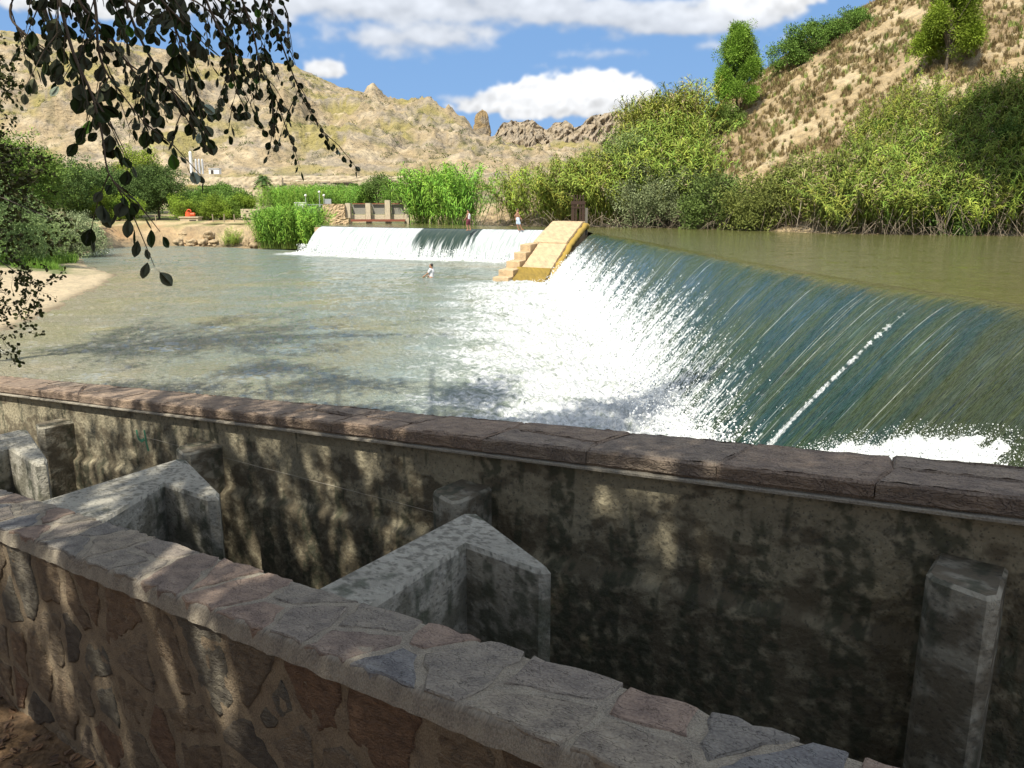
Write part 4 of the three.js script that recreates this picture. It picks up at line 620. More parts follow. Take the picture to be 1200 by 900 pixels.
    part('body', flesh(body(J), .02), skin, t); part('shirt', flesh([[J.pelvis, J.chest, .145, .152], [J.chest, lerp3(J.chest, J.neck, .5), .135, .095], ...['L', 'R'].flatMap(s => [[J.chest, J['sh' + s], .105, .075], [J['sh' + s], lerp3(J['sh' + s], J['el' + s], .6), .075, .066]])], .02), std({ color: lin(.76, .77, .80), roughness: .9 }), t); part('hair', cap(J), hair, t);
  }
}
// ---------------------------------------------------------------- plants
const leafMat = o => phys({ vertexColors: true, roughness: .62, transmission: .3, thickness: 0, ior: 1.4, specularIntensity: .35, side: THREE.DoubleSide, ...o });
const foliage = phys({ vertexColors: true, roughness: .8, specularIntensity: .4, side: THREE.DoubleSide }), reedMat = foliage, barkMat = std({ vertexColors: true, roughness: .95 });
function reedGeo(seed, leaves = 30, dry = 0) {             // one cane about 1 unit tall with arching blades
  const rr = rng(seed), a = newAcc(), bend = .10 + rr() * .22, pts = [], rad = [];
  for (let i = 0; i <= 6; i++) { const t = i / 6; pts.push(V(bend * t * t, t * (1 - .25 * bend * t), .05 * Math.sin(t * 3 + seed))); rad.push(.0045 * (1 - .6 * t)); }
  tubeInto(a, pts, rad, 4, dry ? [.36, .29, .18] : [.30, .29, .12]);
  for (let k = 0; k < leaves; k++) {
    const t = (dry ? .45 : .22) + (.98 - (dry ? .45 : .22)) * k / leaves, i = Math.min(5, Math.floor(t * 6)), p = pts[i].clone().lerp(pts[i + 1], t * 6 - i), az = k * 2.6 + rr() * 1.4, len = (.11 + .11 * rr()) * (1 - .3 * t), w = .0042 + .0034 * rr(), up = 1.2 - .7 * rr(), dr = .7 + rr() * 1.3, c = dry ? mixc([.42, .34, .20], [.30, .24, .14], rr()) : mixc([.13, .19, .035], [.29, .33, .09], rr()), b = a.P.length / 3;
    for (let j = 0; j <= 4; j++) { const s = j / 4, h = len * s, x = p.x + Math.cos(az) * h * (1 - .25 * s), z = p.z + Math.sin(az) * h * (1 - .25 * s), y = p.y + h * up - dr * h * s * .75, ww = w * (j === 4 ? .05 : 1 - .5 * s * s), tw = .4 * Math.sin(k + s * 2); a.P.push(x - Math.sin(az) * ww, y + tw * ww, z + Math.cos(az) * ww, x + Math.sin(az) * ww, y - tw * ww, z - Math.cos(az) * ww); a.C.push(...c, ...c); if (j) { const q = b + j * 2; a.I.push(q - 2, q - 1, q + 1, q - 2, q + 1, q); } }
  }
  return accGeo(a);
}
function clumpGeo(seed, n, size, lw, c0, c1, needle = 0) {   // leaves through a small ball, on radiating twigs
  const rr = rng(seed), a = newAcc();
  for (let i = 0; i < n; i++) {
    const u = rr() * 2 - 1, az = rr() * 6.283, q = Math.sqrt(1 - u * u), r = size * Math.pow(rr(), .45), d = V(q * Math.cos(az), u * .85 + .15, q * Math.sin(az)), p = d.clone().multiplyScalar(r);
    const ax = d.clone().add(V(rr() - .5, rr() - .3, rr() - .5).multiplyScalar(needle ? .7 : 1.6)).normalize(), side = V(rr() - .5, rr() - .5, rr() - .5).cross(ax).normalize(), len = lw * (needle ? 3.0 : 1.7) * (.6 + .7 * rr()), w = lw * (needle ? .30 : .5) * (.7 + .6 * rr()), nrm = ax.clone().cross(side), c = mixc(c0, c1, rr()), b = a.P.length / 3;
    const pt = (s, k, o) => { a.P.push(p.x + ax.x * len * s + side.x * w * k + nrm.x * o, p.y + ax.y * len * s + side.y * w * k + nrm.y * o, p.z + ax.z * len * s + side.z * w * k + nrm.z * o); a.C.push(...c); };
    pt(0, 0, 0); pt(.45, 1, w * .3); pt(.45, -1, w * .3); pt(1, 0, -w * .1); a.I.push(b, b + 1, b + 2, b + 1, b + 3, b + 2);
  }
  return accGeo(a);
}
const reedG = [reedGeo(1), reedGeo(2, 34), reedGeo(3, 27), reedGeo(4, 36)], dryG = [reedGeo(9, 7, 1), reedGeo(10, 5, 1)];
const bushG = [clumpGeo(21, 46, .5, .11, [.07, .11, .028], [.17, .22, .06]), clumpGeo(22, 46, .5, .11, [.08, .125, .03], [.19, .25, .065])];
const willowG = [clumpGeo(31, 60, .5, .08, [.15, .19, .085], [.29, .33, .16])];
const pineG = [clumpGeo(41, 90, .5, .075, [.12, .21, .025], [.26, .38, .06], 1)];
const pick = (arr, r) => arr[Math.floor(r * arr.length) % arr.length];
const byGeo = (name, geos, mat, list, parent) => { const bins = geos.map(() => []); list.forEach((l, i) => bins[i % geos.length].push(l)); bins.forEach((b, i) => b.length && instanced(name, geos[i], mat, b, parent)); };

// a thicket of giant reed: canes rise from many points and lean out over the water
function reeds(label, spots, { n = 120, h = [3, 5], lean = [0, 0, 0], spread = .35, tint = [1, 1, 1], vary = .35, dry = .12, seed = 1, group = 'reed thickets along the upper pool' }) {
  const rr = rng(seed), c = spots[Math.floor(spots.length / 2)], t = thing('reed_thicket', label, 'reeds', [c[0], c[1], c[2]], group), live = [], dead = [];
  n = Math.round(n * (spots[0][1] > -3 && spots[0][4] && Math.min(...spots.map(q => q[1])) < -1 ? 2.6 : 1.7)); for (let i = 0; i < n; i++) {
    const a = pick(spots, rr()), p = V(a[0] + (rr() - .5) * a[3] * 2 - c[0], a[1] - c[1], a[2] + (rr() - .5) * a[3] * 1.6 - c[2]); if (a[4]) { p.y = a[4](p.x + c[0], p.z + c[2]) - c[1]; if (a[4] !== undefined && p.y + c[1] < (a[1] < -3 ? -9 : Y_UP + .02)) continue; }
    const hh = mix(h[0], h[1], rr()), l = V(lean[0] + (rr() - .5) * spread * 2, 1, lean[2] + (rr() - .5) * spread * 2).normalize(), q = new THREE.Quaternion().setFromUnitVectors(UPV, l).multiply(new THREE.Quaternion().setFromAxisAngle(UPV, rr() * 6.283));
    const k = (1 + (rr() - .5) * vary) * (1 + .75 * fbm2((p.x + c[0]) * .3, (p.z + c[2]) * .3 + hh * .2, 3)), g = (rr() - .5) * .35;
    if (rr() < dry) dead.push([p, q, [hh, hh * .95, hh], [k, k, k]]); else live.push([p, q, [hh, hh, hh], [tint[0] * k * (1 + g), tint[1] * k, tint[2] * k]]);
  }
  byGeo('canes', reedG, reedMat, live, t); if (dead.length) byGeo('dry_canes', dryG, reedMat, dead, t); return t;
}
// a bush or tree: trunk and limbs, and leaf clumps through an uneven crown
function bush(name, label, cat, base, { r = [1, 1, 1], h = .5, n = 300, geos = bushG, size = [.7, 1.2], tint = [1, 1, 1], vary = .3, seed = 1, trunk = 0, group, lumps = .35, holes = .1, shape = null, lean = [0, 0], core = [0, .42], loose = .2 }) {
  const rr = rng(seed), t = thing(name, label, cat, [base.x, base.y, base.z], group), list = [], a = newAcc(), cy = h + r[1];
  if (trunk) { const bark = [.12, .095, .07]; tubeInto(a, [V(0, -.3, 0), V(.03, h * .6, 0), V(-.02 + lean[0], cy, .05 + lean[1])], [trunk, trunk * .8, trunk * .35], 8, bark); }
  for (let i = 0; i < 9; i++) { const az = i * 2.4 + rr(), e = V(Math.cos(az) * r[0] * .7 + lean[0], cy + (rr() - .4) * r[1], Math.sin(az) * r[2] * .7 + lean[1]), s = lean[0] ? V(lean[0] * .8, cy - r[1] * .5, lean[1] * .8) : V(0, trunk ? cy * (.35 + .4 * rr()) : 0, 0); tubeInto(a, [s, s.clone().lerp(e, .5).add(V(0, .12 * r[1], 0)), e], [.035 * r[0] + .01, .02 * r[0] + .006, .006], 5, [.13, .105, .075]); }
  part(trunk ? 'trunk' : 'stems', accGeo(a), barkMat, t);
  let guard = 0; const cores = []; for (let i = 0; i < (core[0] || Math.max(7, n / 15)); i++) { const u = rr() * 1.7 - .7, az = rr() * 6.283, q = Math.sqrt(Math.max(0, 1 - u * u)), k = .45 + .5 * Math.sqrt(rr()); cores.push([q * Math.cos(az) * k, u * k, q * Math.sin(az) * k, .75 + .5 * rr()]); }
  while (list.length < n && guard++ < n * 30) {
    if (rr() > loose) { const c = pick(cores, rr()), g = () => (rr() + rr() + rr() - 1.5) * core[1], x = c[0] + g(), y = c[1] + g() * .8, z = c[2] + g(), s = shape ? shape(clamp(y, -1, 1), 1) : 1, p = V(x * r[0] * s + lean[0], cy + y * r[1], z * r[2] * s + lean[1]); if (p.y < .05 && trunk) continue; const v = (1 + (rr() - .5) * vary) * c[3]; list.push([p, [rr() * 6, rr() * 6, rr() * 6], mix(size[0], size[1], rr()), [tint[0] * v, tint[1] * v, tint[2] * v]]); continue; }
    const u = rr() * 2 - 1, az = rr() * 6.283, q = Math.sqrt(1 - u * u), d = V(q * Math.cos(az), u, q * Math.sin(az)), lump = 1 + lumps * (fbm3(d.x * 1.8 + seed, d.y * 1.8, d.z * 1.8, 3) * 1.6), k = Math.pow(rr(), .38) * lump;
    const s = shape ? shape(u, k) : 1, p = V(d.x * r[0] * k * s + lean[0], cy + d.y * r[1] * k, d.z * r[2] * k * s + lean[1]); if (p.y < .05 && trunk) continue; if (fbm3(p.x * 1.3 / r[0] + seed * 3, p.y * 1.6 / r[1], p.z * 1.3 / r[2], 3) < holes - .35) continue;
    const v = 1 + (rr() - .5) * vary * 2; list.push([p, [rr() * 6, rr() * 6, rr() * 6], mix(size[0], size[1], rr()), [tint[0] * v, tint[1] * v, tint[2] * v]]);
  }
  byGeo('crown', geos, foliage, list, t); return t;
}
// ---- right bank, walking from the headworks towards us
const rb = lerpLine(rbank), rbN = rbank.length - 1;
const bankSpots = (x0, x1, d0, d1, k = 6, jit = .9) => { const out = [], rr = rng(Math.round(x0 * 31 + d0 * 7 + 99)); for (let i = 0; i < k; i++) { const x = mix(x0, x1, (i + .5) / k), u = (() => { for (let j = 0; j < rbN; j++) if (x <= rbank[j + 1][0]) return j + (x - rbank[j][0]) / (rbank[j + 1][0] - rbank[j][0]); return rbN; })(), p = rb(u / rbN); for (let m = 0; m < 3; m++) { const d = mix(d0, d1, (m + rr()) / 3); const X = p[0] + d * .28, Z = p[1] - d * .96; out.push([X, slopeY(X, Z), Z, jit, (a, b) => Math.max(slopeY(a, b), Y_UP - .2)]); } } return out; };
reeds('bright fresh green reed thicket beside the headworks', bankSpots(-9.5, -2.5, .2, 4, 7), { n: 620, h: [4.0, 6.2], lean: [0, 0, .12], spread: .42, tint: [.95, 1.45, .75], dry: .02, seed: 11 });
reeds('yellow green reeds leaning over the water behind the two walkers', bankSpots(-2.5, 3.5, .1, 4.5, 6), { n: 520, h: [3.8, 5.8], lean: [-.25, 0, .25], spread: .5, tint: [1.2, 1.25, .75], dry: .16, seed: 12 });
reeds('olive reeds bending low to the water beside the yellow green ones', bankSpots(3.5, 8.5, .1, 5, 6), { n: 520, h: [3.6, 5.8], lean: [-.3, 0, .3], spread: .55, tint: [1.1, 1.08, .75], dry: .2, seed: 13 });
reeds('tall olive reeds behind the sluice frame', bankSpots(8.5, 13.5, 1, 7, 6), { n: 520, h: [4.2, 6.4], lean: [-.1, 0, .15], spread: .45, tint: [1.05, 1.1, .75], dry: .15, seed: 14 });
reeds('tall upright pale reeds on the skyline beside the pine', bankSpots(7.6, 12.6, 8, 14, 6), { n: 420, h: [5.0, 6.8], lean: [0, 0, .05], spread: .2, tint: [1.25, 1.15, .85], dry: .2, seed: 15 });
{
  const at = (x, d) => { const s = bankSpots(x, x + .01, d, d + .01, 1)[0]; return V(s[0], Math.max(s[1], Y_UP) - .2, s[2]); };
  bush('willow_shrub', 'broad silvery willow shrub at the water edge behind the divider', 'shrub', at(11.5, .6), { r: [3.1, 2.7, 2.2], h: -.4, n: 620, geos: willowG, size: [.7, 1.2], seed: 51, lumps: .4 });
  bush('willow_shrub', 'tall grey green willow shrub above the silvery one', 'shrub', at(9.0, 3.6), { r: [2.8, 3.0, 2.2], h: .6, n: 520, geos: willowG, size: [.7, 1.2], tint: [.9, 1, .7], seed: 52, lumps: .4 });
  bush('dark_shrub', 'dark green rounded shrub between the divider and the bare slope', 'shrub', at(15.2, .6), { r: [2.6, 2.3, 1.8], h: -.5, n: 460, geos: bushG, size: [.7, 1.1], tint: [.9, .95, .9], seed: 53 });
  bush('dark_shrub', 'low olive shrub at the foot of the bare earth slope', 'shrub', at(17.2, 1.6), { r: [2.6, 2.0, 2.0], h: -.4, n: 420, size: [.6, 1.0], tint: [1.3, 1.1, 1], seed: 54 });
  bush('dark_shrub', 'grey brown shrub above the water left of the hanging reeds', 'shrub', at(19.2, 3.2), { r: [2.8, 2.2, 2.0], h: -.2, n: 420, size: [.6, 1.0], tint: [1.35, 1.15, 1.1], seed: 55 });
  bush('dark_shrub', 'dark shrub under the pine on the crest', 'shrub', atz(845, 150, 76).add(V(0, -.5, 0)), { r: [2.2, 1.3, 1.6], h: -.3, n: 220, size: [.6, 1.0], tint: [1.0, 1.1, .8], seed: 56 });
  // main hanging thicket on the right
  reeds('reeds hanging over the water at the foot of the bare slope', bankSpots(19.5, 22.5, .1, 4, 6), { n: 330, h: [3.0, 4.6], lean: [-.2, 0, .35], spread: .6, tint: [1.0, 1.0, .72], dry: .32, seed: 16 });
  reeds('tangled green reeds with grey dead canes at the water edge', bankSpots(22.5, 26, .1, 5, 6), { n: 420, h: [2.8, 4.4], lean: [-.1, 0, .4], spread: .65, tint: [1.0, 1.06, .72], dry: .32, seed: 17 });
  reeds('reeds climbing the slope above the tangled dead canes', bankSpots(21.5, 26.5, 5, 10, 6), { n: 420, h: [2.4, 3.8], lean: [0, 0, .3], spread: .5, tint: [1.0, 1.0, .66], dry: .22, seed: 18 });
  reeds('dense reeds on the slope below the pine bush', bankSpots(26, 31, 4.5, 9.5, 6), { n: 420, h: [2.6, 4.2], lean: [0, 0, .3], spread: .5, tint: [.95, 1.0, .66], dry: .22, seed: 19 });
  reeds('hanging yellow green reeds beside the deep shade', bankSpots(26, 30, .1, 4.5, 6), { n: 330, h: [2.6, 4.2], lean: [.05, 0, .4], spread: .6, tint: [1.05, 1.08, .68], dry: .3, seed: 20 });
  reeds('reeds in deep shade at the end of the hanging bank', bankSpots(30, 37, .1, 9, 8), { n: 520, h: [3, 4.4], lean: [0, 0, .3], spread: .5, tint: [1, 1, .7], dry: .2, seed: 22 });
  let k = 0;
  for (const [x, d, rx, ry, tint, lab] of [[21.6, 2.2, 2.3, 1.7, [.95, 1.05, .8], 'dark leafy bush among the tangled canes'], [24.8, 4.2, 2.4, 1.8, [1.05, 1.1, .8], 'olive leafy bush half way up the reedy slope'], [27.6, 1.6, 2.3, 1.9, [.8, .95, .8], 'deep green bush above the dead branches at the water'], [29.2, 4.6, 2.3, 2.0, [.85, 1, .8], 'deep green bush beside the shaded bank'], [26.2, .9, 1.9, 1.4, [.75, .9, .75], 'dark low bush trailing in the water'], [31.5, 2.5, 2.5, 2.2, [.85, .95, .8], 'leafy bush in the deep shade at the water edge'], [33.5, 5.5, 3, 2.4, [.85, .95, .8], 'large leafy bush filling the shaded bank'], [23.2, 7.6, 2.0, 1.4, [1.1, 1.2, .8], 'light leafy bush near the top of the reedy slope'], [29.2, 9.0, 2.1, 1.5, [1, 1.1, .8], 'leafy bush below the pine bush']]) bush('bank_bush', lab, 'bush', at(x, d), { r: [rx, ry, rx * .8], h: -.5, n: 430, size: [.55, .95], tint, seed: 60 + k++, lumps: .45, group: 'bushes on the reedy bank' });
  // dead canes and branches trailing into the water
  const rr = rng(91), dead = thing('dead_branches', 'grey tangle of dead canes and branches trailing into the upper pool', 'branches', [0, 0, 0]); const acc = newAcc();
  for (let i = 0; i < 520; i++) { const x = mix(-4, 37, Math.pow(rr(), .75)), p = bankSpots(x, x + .01, .3, .31, 1)[0], s = V(p[0] + (rr() - .5), p[1] + .2 + rr() * 2.2, p[2] + .6 - rr()), e = V(s.x + (rr() - .6) * 3.2, Math.max(Y_UP - .05, s.y - 1.4 - rr() * 1.2), s.z + .6 + rr() * 1.5), m = s.clone().lerp(e, .5).add(V(0, .35 * rr(), .2)), r = .012 + .02 * rr() * rr(), c = mixc([.30, .25, .18], [.16, .12, .085], rr()); tubeInto(acc, [s, m, e], [r, r * .8, r * .4], 4, c); }
  part('branches', accGeo(acc), barkMat, dead, { kind: 'stuff' });
  // pines and skyline trees
  const cone = (u, k) => clamp(1.05 - .62 * (u * .5 + .5), .2, 1.1);
  { const b = atz(862, 138, 78); b.y = slopeY(b.x, b.z) - .2; const top = atz(862, 27, 78).y, hh = top - b.y; bush('pine_tree', 'bright green pine standing alone on the slope against the sky', 'tree', b, { r: [2.5, hh * .47, 2.4], h: hh * .07, n: 900, geos: pineG, size: [.75, 1.25], seed: 71, trunk: .16, core: [40, .20], loose: .06, lumps: .55, holes: .16, shape: cone, tint: [.92, 1, .9] }); }
  { const b = atz(1108, 84, 63); b.y = slopeY(b.x, b.z) - .2; bush('pine_bush', 'olive green pine bush high on the bare slope', 'tree', b, { r: [2.4, 3.9, 2.2], h: .2, n: 900, geos: pineG, size: [.75, 1.2], tint: [.95, .85, .6], seed: 72, trunk: .14, core: [38, .22], loose: .06, lumps: .5, holes: .12, shape: cone }); }
  [[925, 72, 2.0, 1.5, 'dark round tree at the low end of the skyline thicket'], [953, 58, 2.6, 1.9, 'green tree in the middle of the skyline thicket'], [980, 44, 2.5, 1.8, 'green tree at the high end of the skyline thicket'], [1004, 30, 1.6, 1.2, 'small tree on the skyline above the bare slope']].forEach(([x, y, rx, ry, lab], i) => { const b = atz(x, y, 84); bush('skyline_tree', lab, 'tree', b.add(V(0, -1.2, 0)), { r: [rx, ry, rx], h: .2, n: 240, size: [.6, 1.0], tint: [.9, 1.15, .8], seed: 80 + i, trunk: .1, core: [12, .34], loose: .1, group: 'trees on the skyline' }); });
  // tall tree outside the picture on the right that shades the end of the bank
  { const b = V(33, slopeY(33, -44.6), -44.6); bush('shade_tree', 'tall dark tree leaning over the shaded end of the bank', 'tree', b, { r: [6.2, 5.0, 6.2], lean: [-4.6, 3.4], h: 12.4 - b.y, n: 2600, size: [1.1, 1.9], tint: [.8, .9, .8], seed: 90, trunk: .35, holes: 0 }); }
}
{ // dry tufts and low scrub on the bare slope
  const tuftG = (() => { const rr = rng(5), a = newAcc(); for (let i = 0; i < 34; i++) { const az = rr() * 6.283, l = .5 + .5 * rr(), o = .15 + .55 * rr(), w = .018, c = mixc([.36, .285, .14], [.24, .175, .09], rr()), b = a.P.length / 3, bx = (rr() - .5) * .25, bz = (rr() - .5) * .25; for (const [s, k] of [[0, 1], [0, -1], [.6, .8], [.6, -.8], [1, 0]]) { a.P.push(bx + Math.cos(az) * o * s * s * l - Math.sin(az) * w * k, l * s * (1 - .25 * s), bz + Math.sin(az) * o * s * s * l + Math.cos(az) * w * k); a.C.push(...c); } a.I.push(b, b + 1, b + 2, b + 1, b + 3, b + 2, b + 2, b + 3, b + 4); } return accGeo(a); })();
  const rr = rng(55), list = []; let guard = 0;
  while (list.length < 15000 && guard++ < 120000) { const x = mix(6, 62, rr()), z = mix(-46, -100, rr()), d = -sdLine(x, z, rbank)[0]; if (d < 3 || d > 46) continue; const n = fbm2(x * .14, z * .14, 4) + .5 * fbm2(x * .45, z * .45, 3); if (n < -.16 + .3 * (rr() - .5)) continue; const k = .7 + .6 * rr(), g = rr() < .2 ? [.8, 1.25, .7] : [1, 1, 1]; list.push([V(x, slopeY(x, z) - .05, z), [(rr() - .5) * .4, rr() * 6, (rr() - .5) * .4], .4 + .6 * rr(), g.map(v => v * k)]); }
  const m = instanced('dry_grass', tuftG, reedMat, list); m.userData.label = 'dry brown grass and scrub scattered over the bare slope'; m.userData.category = 'grass';
  // scrub dots on the far hill
  const dots = [], r2 = rng(56); for (let i = 0; i < 6000; i++) { const X = mix(-60, 760, r2()), d = mix(150, 418, Math.pow(r2(), .8)), p = __hillAt(X, d); if (fbm2(p.x * .03, p.z * .03, 3) < -.05 + .3 * (r2() - .5)) continue; const s = (1.0 + 2.2 * r2() * r2()); dots.push([p, [0, r2() * 6, 0], [s, s * .8, s], mixc([.5, .55, .5], [1.1, .95, .75], r2())]); }
  const h = instanced('hill_scrub', bushG[0], foliage, dots); h.userData.label = 'dark low scrub dotted over the far rocky hill'; h.userData.category = 'scrub';
  // grass and leaf litter underfoot
}
// ---- boulders at the foot of the rocky bank
{
  const rr = rng(77), rockM = std({ color: lin(.50, .39, .245), map: rep(soilMap, 1.5), bumpMap: rep(soilBump, 1.5), bumpScale: .12, roughness: .96 });
  [[100, 83], [116, 82.5], [134, 82], [150, 81.5], [163, 81], [178, 81], [192, 80.6], [207, 80.5], [222, 80.4], [236, 80.4], [248, 80.3], [289, 79.8], [298, 79.6], [124, 83.6], [171, 82.2], [214, 81.6], [243, 81.6]].forEach(([X, d], i) => {
    const p = atz(X, 250, d - .9), h = i > 12 ? .9 : .22, sx = .5 + .7 * rr(), sy = .35 + .35 * rr(), sd = rr() * 50, g = mergeVertices(new THREE.IcosahedronGeometry(1, 4).deleteAttribute('normal').deleteAttribute('uv'), 1e-4), P = g.attributes.position;
    for (let k = 0; k < P.count; k++) { const x = P.getX(k), y = P.getY(k), z = P.getZ(k), n = 1 + .55 * fbm3(x * 1.1 + sd, y * 1.1, z * 1.1, 4), q = Math.max(Math.abs(x), Math.abs(y), Math.abs(z)), f = mix(1, .72 / q, .55); P.setXYZ(k, x * n * f * sx, y * n * f * sy, z * n * f * .55); }
    g.setAttribute('uv', new THREE.BufferAttribute(new Float32Array(P.count * 2).map((_, k) => k % 2 ? P.getY(k >> 1) * .4 : P.getX(k >> 1) * .4), 2)); g.computeVertexNormals(); g.rotateY(rr() * 3).translate(p.x, Y_LOW + h, p.z);
    single('bank_boulder', g, rockM, 'pale tan boulder in the row at the foot of the rocky bank', 'boulder', 'boulders of the rocky bank');
  });
}
// ---- left bank and gardens
{
  const gy = (x, z) => Math.max(groundY(x, z), Y_LOW - .1);
  const on = (X, d) => { const p = atz(X, 250, d); p.y = gy(p.x, p.z); return p; };
  const bed = (X, d) => { const p = atz(X, 250, d), q = __hillAt(X, Math.max(84, d)); p.y = Math.max(q.y, gy(p.x, p.z)) - .15; return p; };
  bush('round_tree', 'dark dense round tree at the edge of the garden', 'tree', bed(186, 92), { r: [3.1, 2.75, 2.8], h: .5, n: 760, size: [.7, 1.1], tint: [.62, .74, .72], seed: 101, trunk: .16, lumps: .25, holes: -.1 });
  bush('garden_tree', 'yellow green tree behind the dark round tree', 'tree', bed(168, 104), { r: [2.8, 3.2, 2.6], h: 1.4, n: 420, size: [.7, 1.2], tint: [1.8, 1.7, .9], seed: 102, trunk: .12 });
  [[20, 72, 4.2, 3.6, [1.2, 1.35, 1], 'large green tree above the beach at the end of the bank'], [62, 84, 4.0, 3.2, [.75, .9, .9], 'blue green tree behind the silver bush'], [100, 92, 3.8, 3.0, [.75, .9, .9], 'blue green tree above the garden hedge'], [132, 96, 3.4, 2.8, [.7, .85, .85], 'blue green tree beside the dark round tree'], [-30, 70, 4.5, 4, [1, 1.1, .9], 'green tree at the outer end of the bank']].forEach(([X, d, rx, ry, tint, lab], i) => bush('garden_tree', lab, 'tree', bed(X, d), { r: [rx, ry, rx * .9], h: .3, n: 520, size: [.8, 1.3], tint, seed: 110 + i, trunk: .15, lumps: .4, group: 'trees round the garden' }));
  [[95, 87], [110, 88], [124, 87], [139, 88], [153, 87], [212, 89], [232, 91], [246, 90], [258, 90], [272, 91], [286, 92]].forEach(([X, d], i) => bush('garden_shrub', i < 5 ? 'light green shrub in the hedge row left of the dark round tree' : 'green shrub in the hedge row behind the orange pump', 'shrub', bed(X, d), { r: [1.25, 1.15 + .2 * (i % 3), 1.1], h: .05, n: 190, size: [.5, .85], tint: i % 3 ? [1.6, 1.7, .8] : [1.2, 1.4, .8], seed: 130 + i, group: i < 5 ? 'hedge left of the dark tree' : 'hedge behind the pump' }));
  [[222, 104, 2.4, 1.2], [240, 112, 3, 1.3], [260, 116, 2.8, 1.4], [275, 112, 2.4, 1.2]].forEach(([X, d, rx, ry], i) => bush('orchard_tree', 'dark green orchard tree behind the hedge of the garden', 'tree', bed(X, d), { r: [rx, ry, rx], h: .3, n: 300, size: [.8, 1.3], tint: [.9, 1.15, .8], seed: 150 + i, trunk: .12, group: 'orchard trees' }));
  bush('silver_bush', 'silvery grey bush on the grassy point', 'bush', on(72, 62), { r: [2.6, 1.7, 2.2], h: -.3, n: 480, geos: willowG, size: [.6, 1.0], tint: [1.25, 1.25, 1.35], seed: 161, lumps: .4 });
  bush('silver_bush', 'small silvery bush beside the beach', 'bush', on(30, 54), { r: [2.4, 1.9, 2.2], h: -.3, n: 420, geos: willowG, size: [.6, 1.0], tint: [1, 1.15, .9], seed: 162, lumps: .4 });
  bush('silver_bush', 'green grey bush at the inner edge of the beach', 'bush', on(-20, 48), { r: [3, 2.6, 2.4], h: -.3, n: 420, geos: willowG, size: [.7, 1.1], tint: [.8, 1, .8], seed: 163, lumps: .4 });
  // short fresh grass on the point
  const bladeG = (() => { const rr = rng(6), a = newAcc(); for (let i = 0; i < 22; i++) { const az = rr() * 6.283, l = .5 + .5 * rr(), o = .1 + .4 * rr(), w = .02, c = mixc([.10, .20, .03], [.20, .30, .07], rr()), b = a.P.length / 3, bx = (rr() - .5) * .5, bz = (rr() - .5) * .5; for (const [s, k] of [[0, 1], [0, -1], [.6, .8], [.6, -.8], [1, 0]]) { a.P.push(bx + Math.cos(az) * o * s * s * l - Math.sin(az) * w * k, l * s, bz + Math.sin(az) * o * s * s * l + Math.cos(az) * w * k); a.C.push(...c); } a.I.push(b, b + 1, b + 2, b + 1, b + 3, b + 2, b + 2, b + 3, b + 4); } return accGeo(a); })();
  const rr = rng(57), gl = []; let guard = 0; while (gl.length < 3600 && guard++ < 60000) { const x = mix(-50, -22, rr()), z = mix(-46, -77, rr()), d = -sdLine(x, z, shore)[0]; if (d < .4 + 2 * sstep(-56, -50, z) || d > 16) continue; if (fbm2(x * .2, z * .2, 3) < -.2 + .2 * rr()) continue; const k = .8 + .5 * rr(); gl.push([V(x, gy(x, z) - .05, z), [0, rr() * 6, 0], .35 + .6 * rr() * rr(), [k * 1.1, k * 1.15, k * .9]]); }
  { const m = instanced('bank_grass', bladeG, reedMat, gl); m.userData.label = 'fresh green grass on the point beside the beach'; m.userData.category = 'grass'; }
  // reed clump beside the far weir, tuft on the rocks, reeds of the gardens
  const spots = (list) => list.map(([X, d, j]) => { const p = on(X, d); return [p.x, p.y, p.z, j || .7, gy]; });
  reeds('dense fresh green reed clump at the water beside the white veil', spots([[312, 77], [325, 76.5], [340, 76], [355, 76], [366, 75.5], [330, 78.5], [350, 78]]), { n: 760, h: [2.6, 4.2], spread: .32, lean: [0, 0, .06], tint: [1.0, 1.5, .8], vary: .3, dry: 0, seed: 31, group: 'reeds on the near side of the headworks' });
  reeds('small pale tuft of reeds on the rocky bank', spots([[266, 79.2, .5], [274, 79.6, .4], [282, 80.5, .4]]), { n: 110, h: [1.0, 1.9], spread: .5, lean: [0, 0, .2], tint: [1.2, 1.35, .9], dry: .05, seed: 32, group: 'reeds on the near side of the headworks' });
  const far = l => l.map(([X, d, j]) => { const p = bed(X, d); return [p.x, p.y, p.z, j || 2]; });
  reeds('reed belt of the garden behind the white cabinet', far([[325, 112], [340, 114], [355, 112], [370, 115], [345, 105], [362, 104]]), { n: 620, h: [2.4, 3.8], spread: .3, tint: [1.0, 1.45, .8], dry: .02, seed: 33, group: 'reeds behind the headworks' });
  reeds('reed belt of the garden behind the headworks', far([[385, 118], [400, 116], [415, 118], [400, 106], [425, 120], [375, 108]]), { n: 620, h: [2.4, 3.8], spread: .3, tint: [.9, 1.35, .8], dry: .02, seed: 34, group: 'reeds behind the headworks' });
  bush('garden_tree', 'dark olive tree beside the small ruined house', 'tree', bed(444, 118), { r: [2.2, 2.2, 2], h: .4, n: 260, size: [.7, 1.1], tint: [.8, .95, .8], seed: 171, trunk: .1, group: 'trees beside the ruined house' });
  bush('garden_tree', 'green tree between the headworks and the bright reeds', 'tree', bed(470, 104), { r: [2.6, 1.9, 2], h: .2, n: 300, size: [.7, 1.1], tint: [1.1, 1.5, .9], seed: 172, trunk: .1, group: 'trees beside the ruined house' });
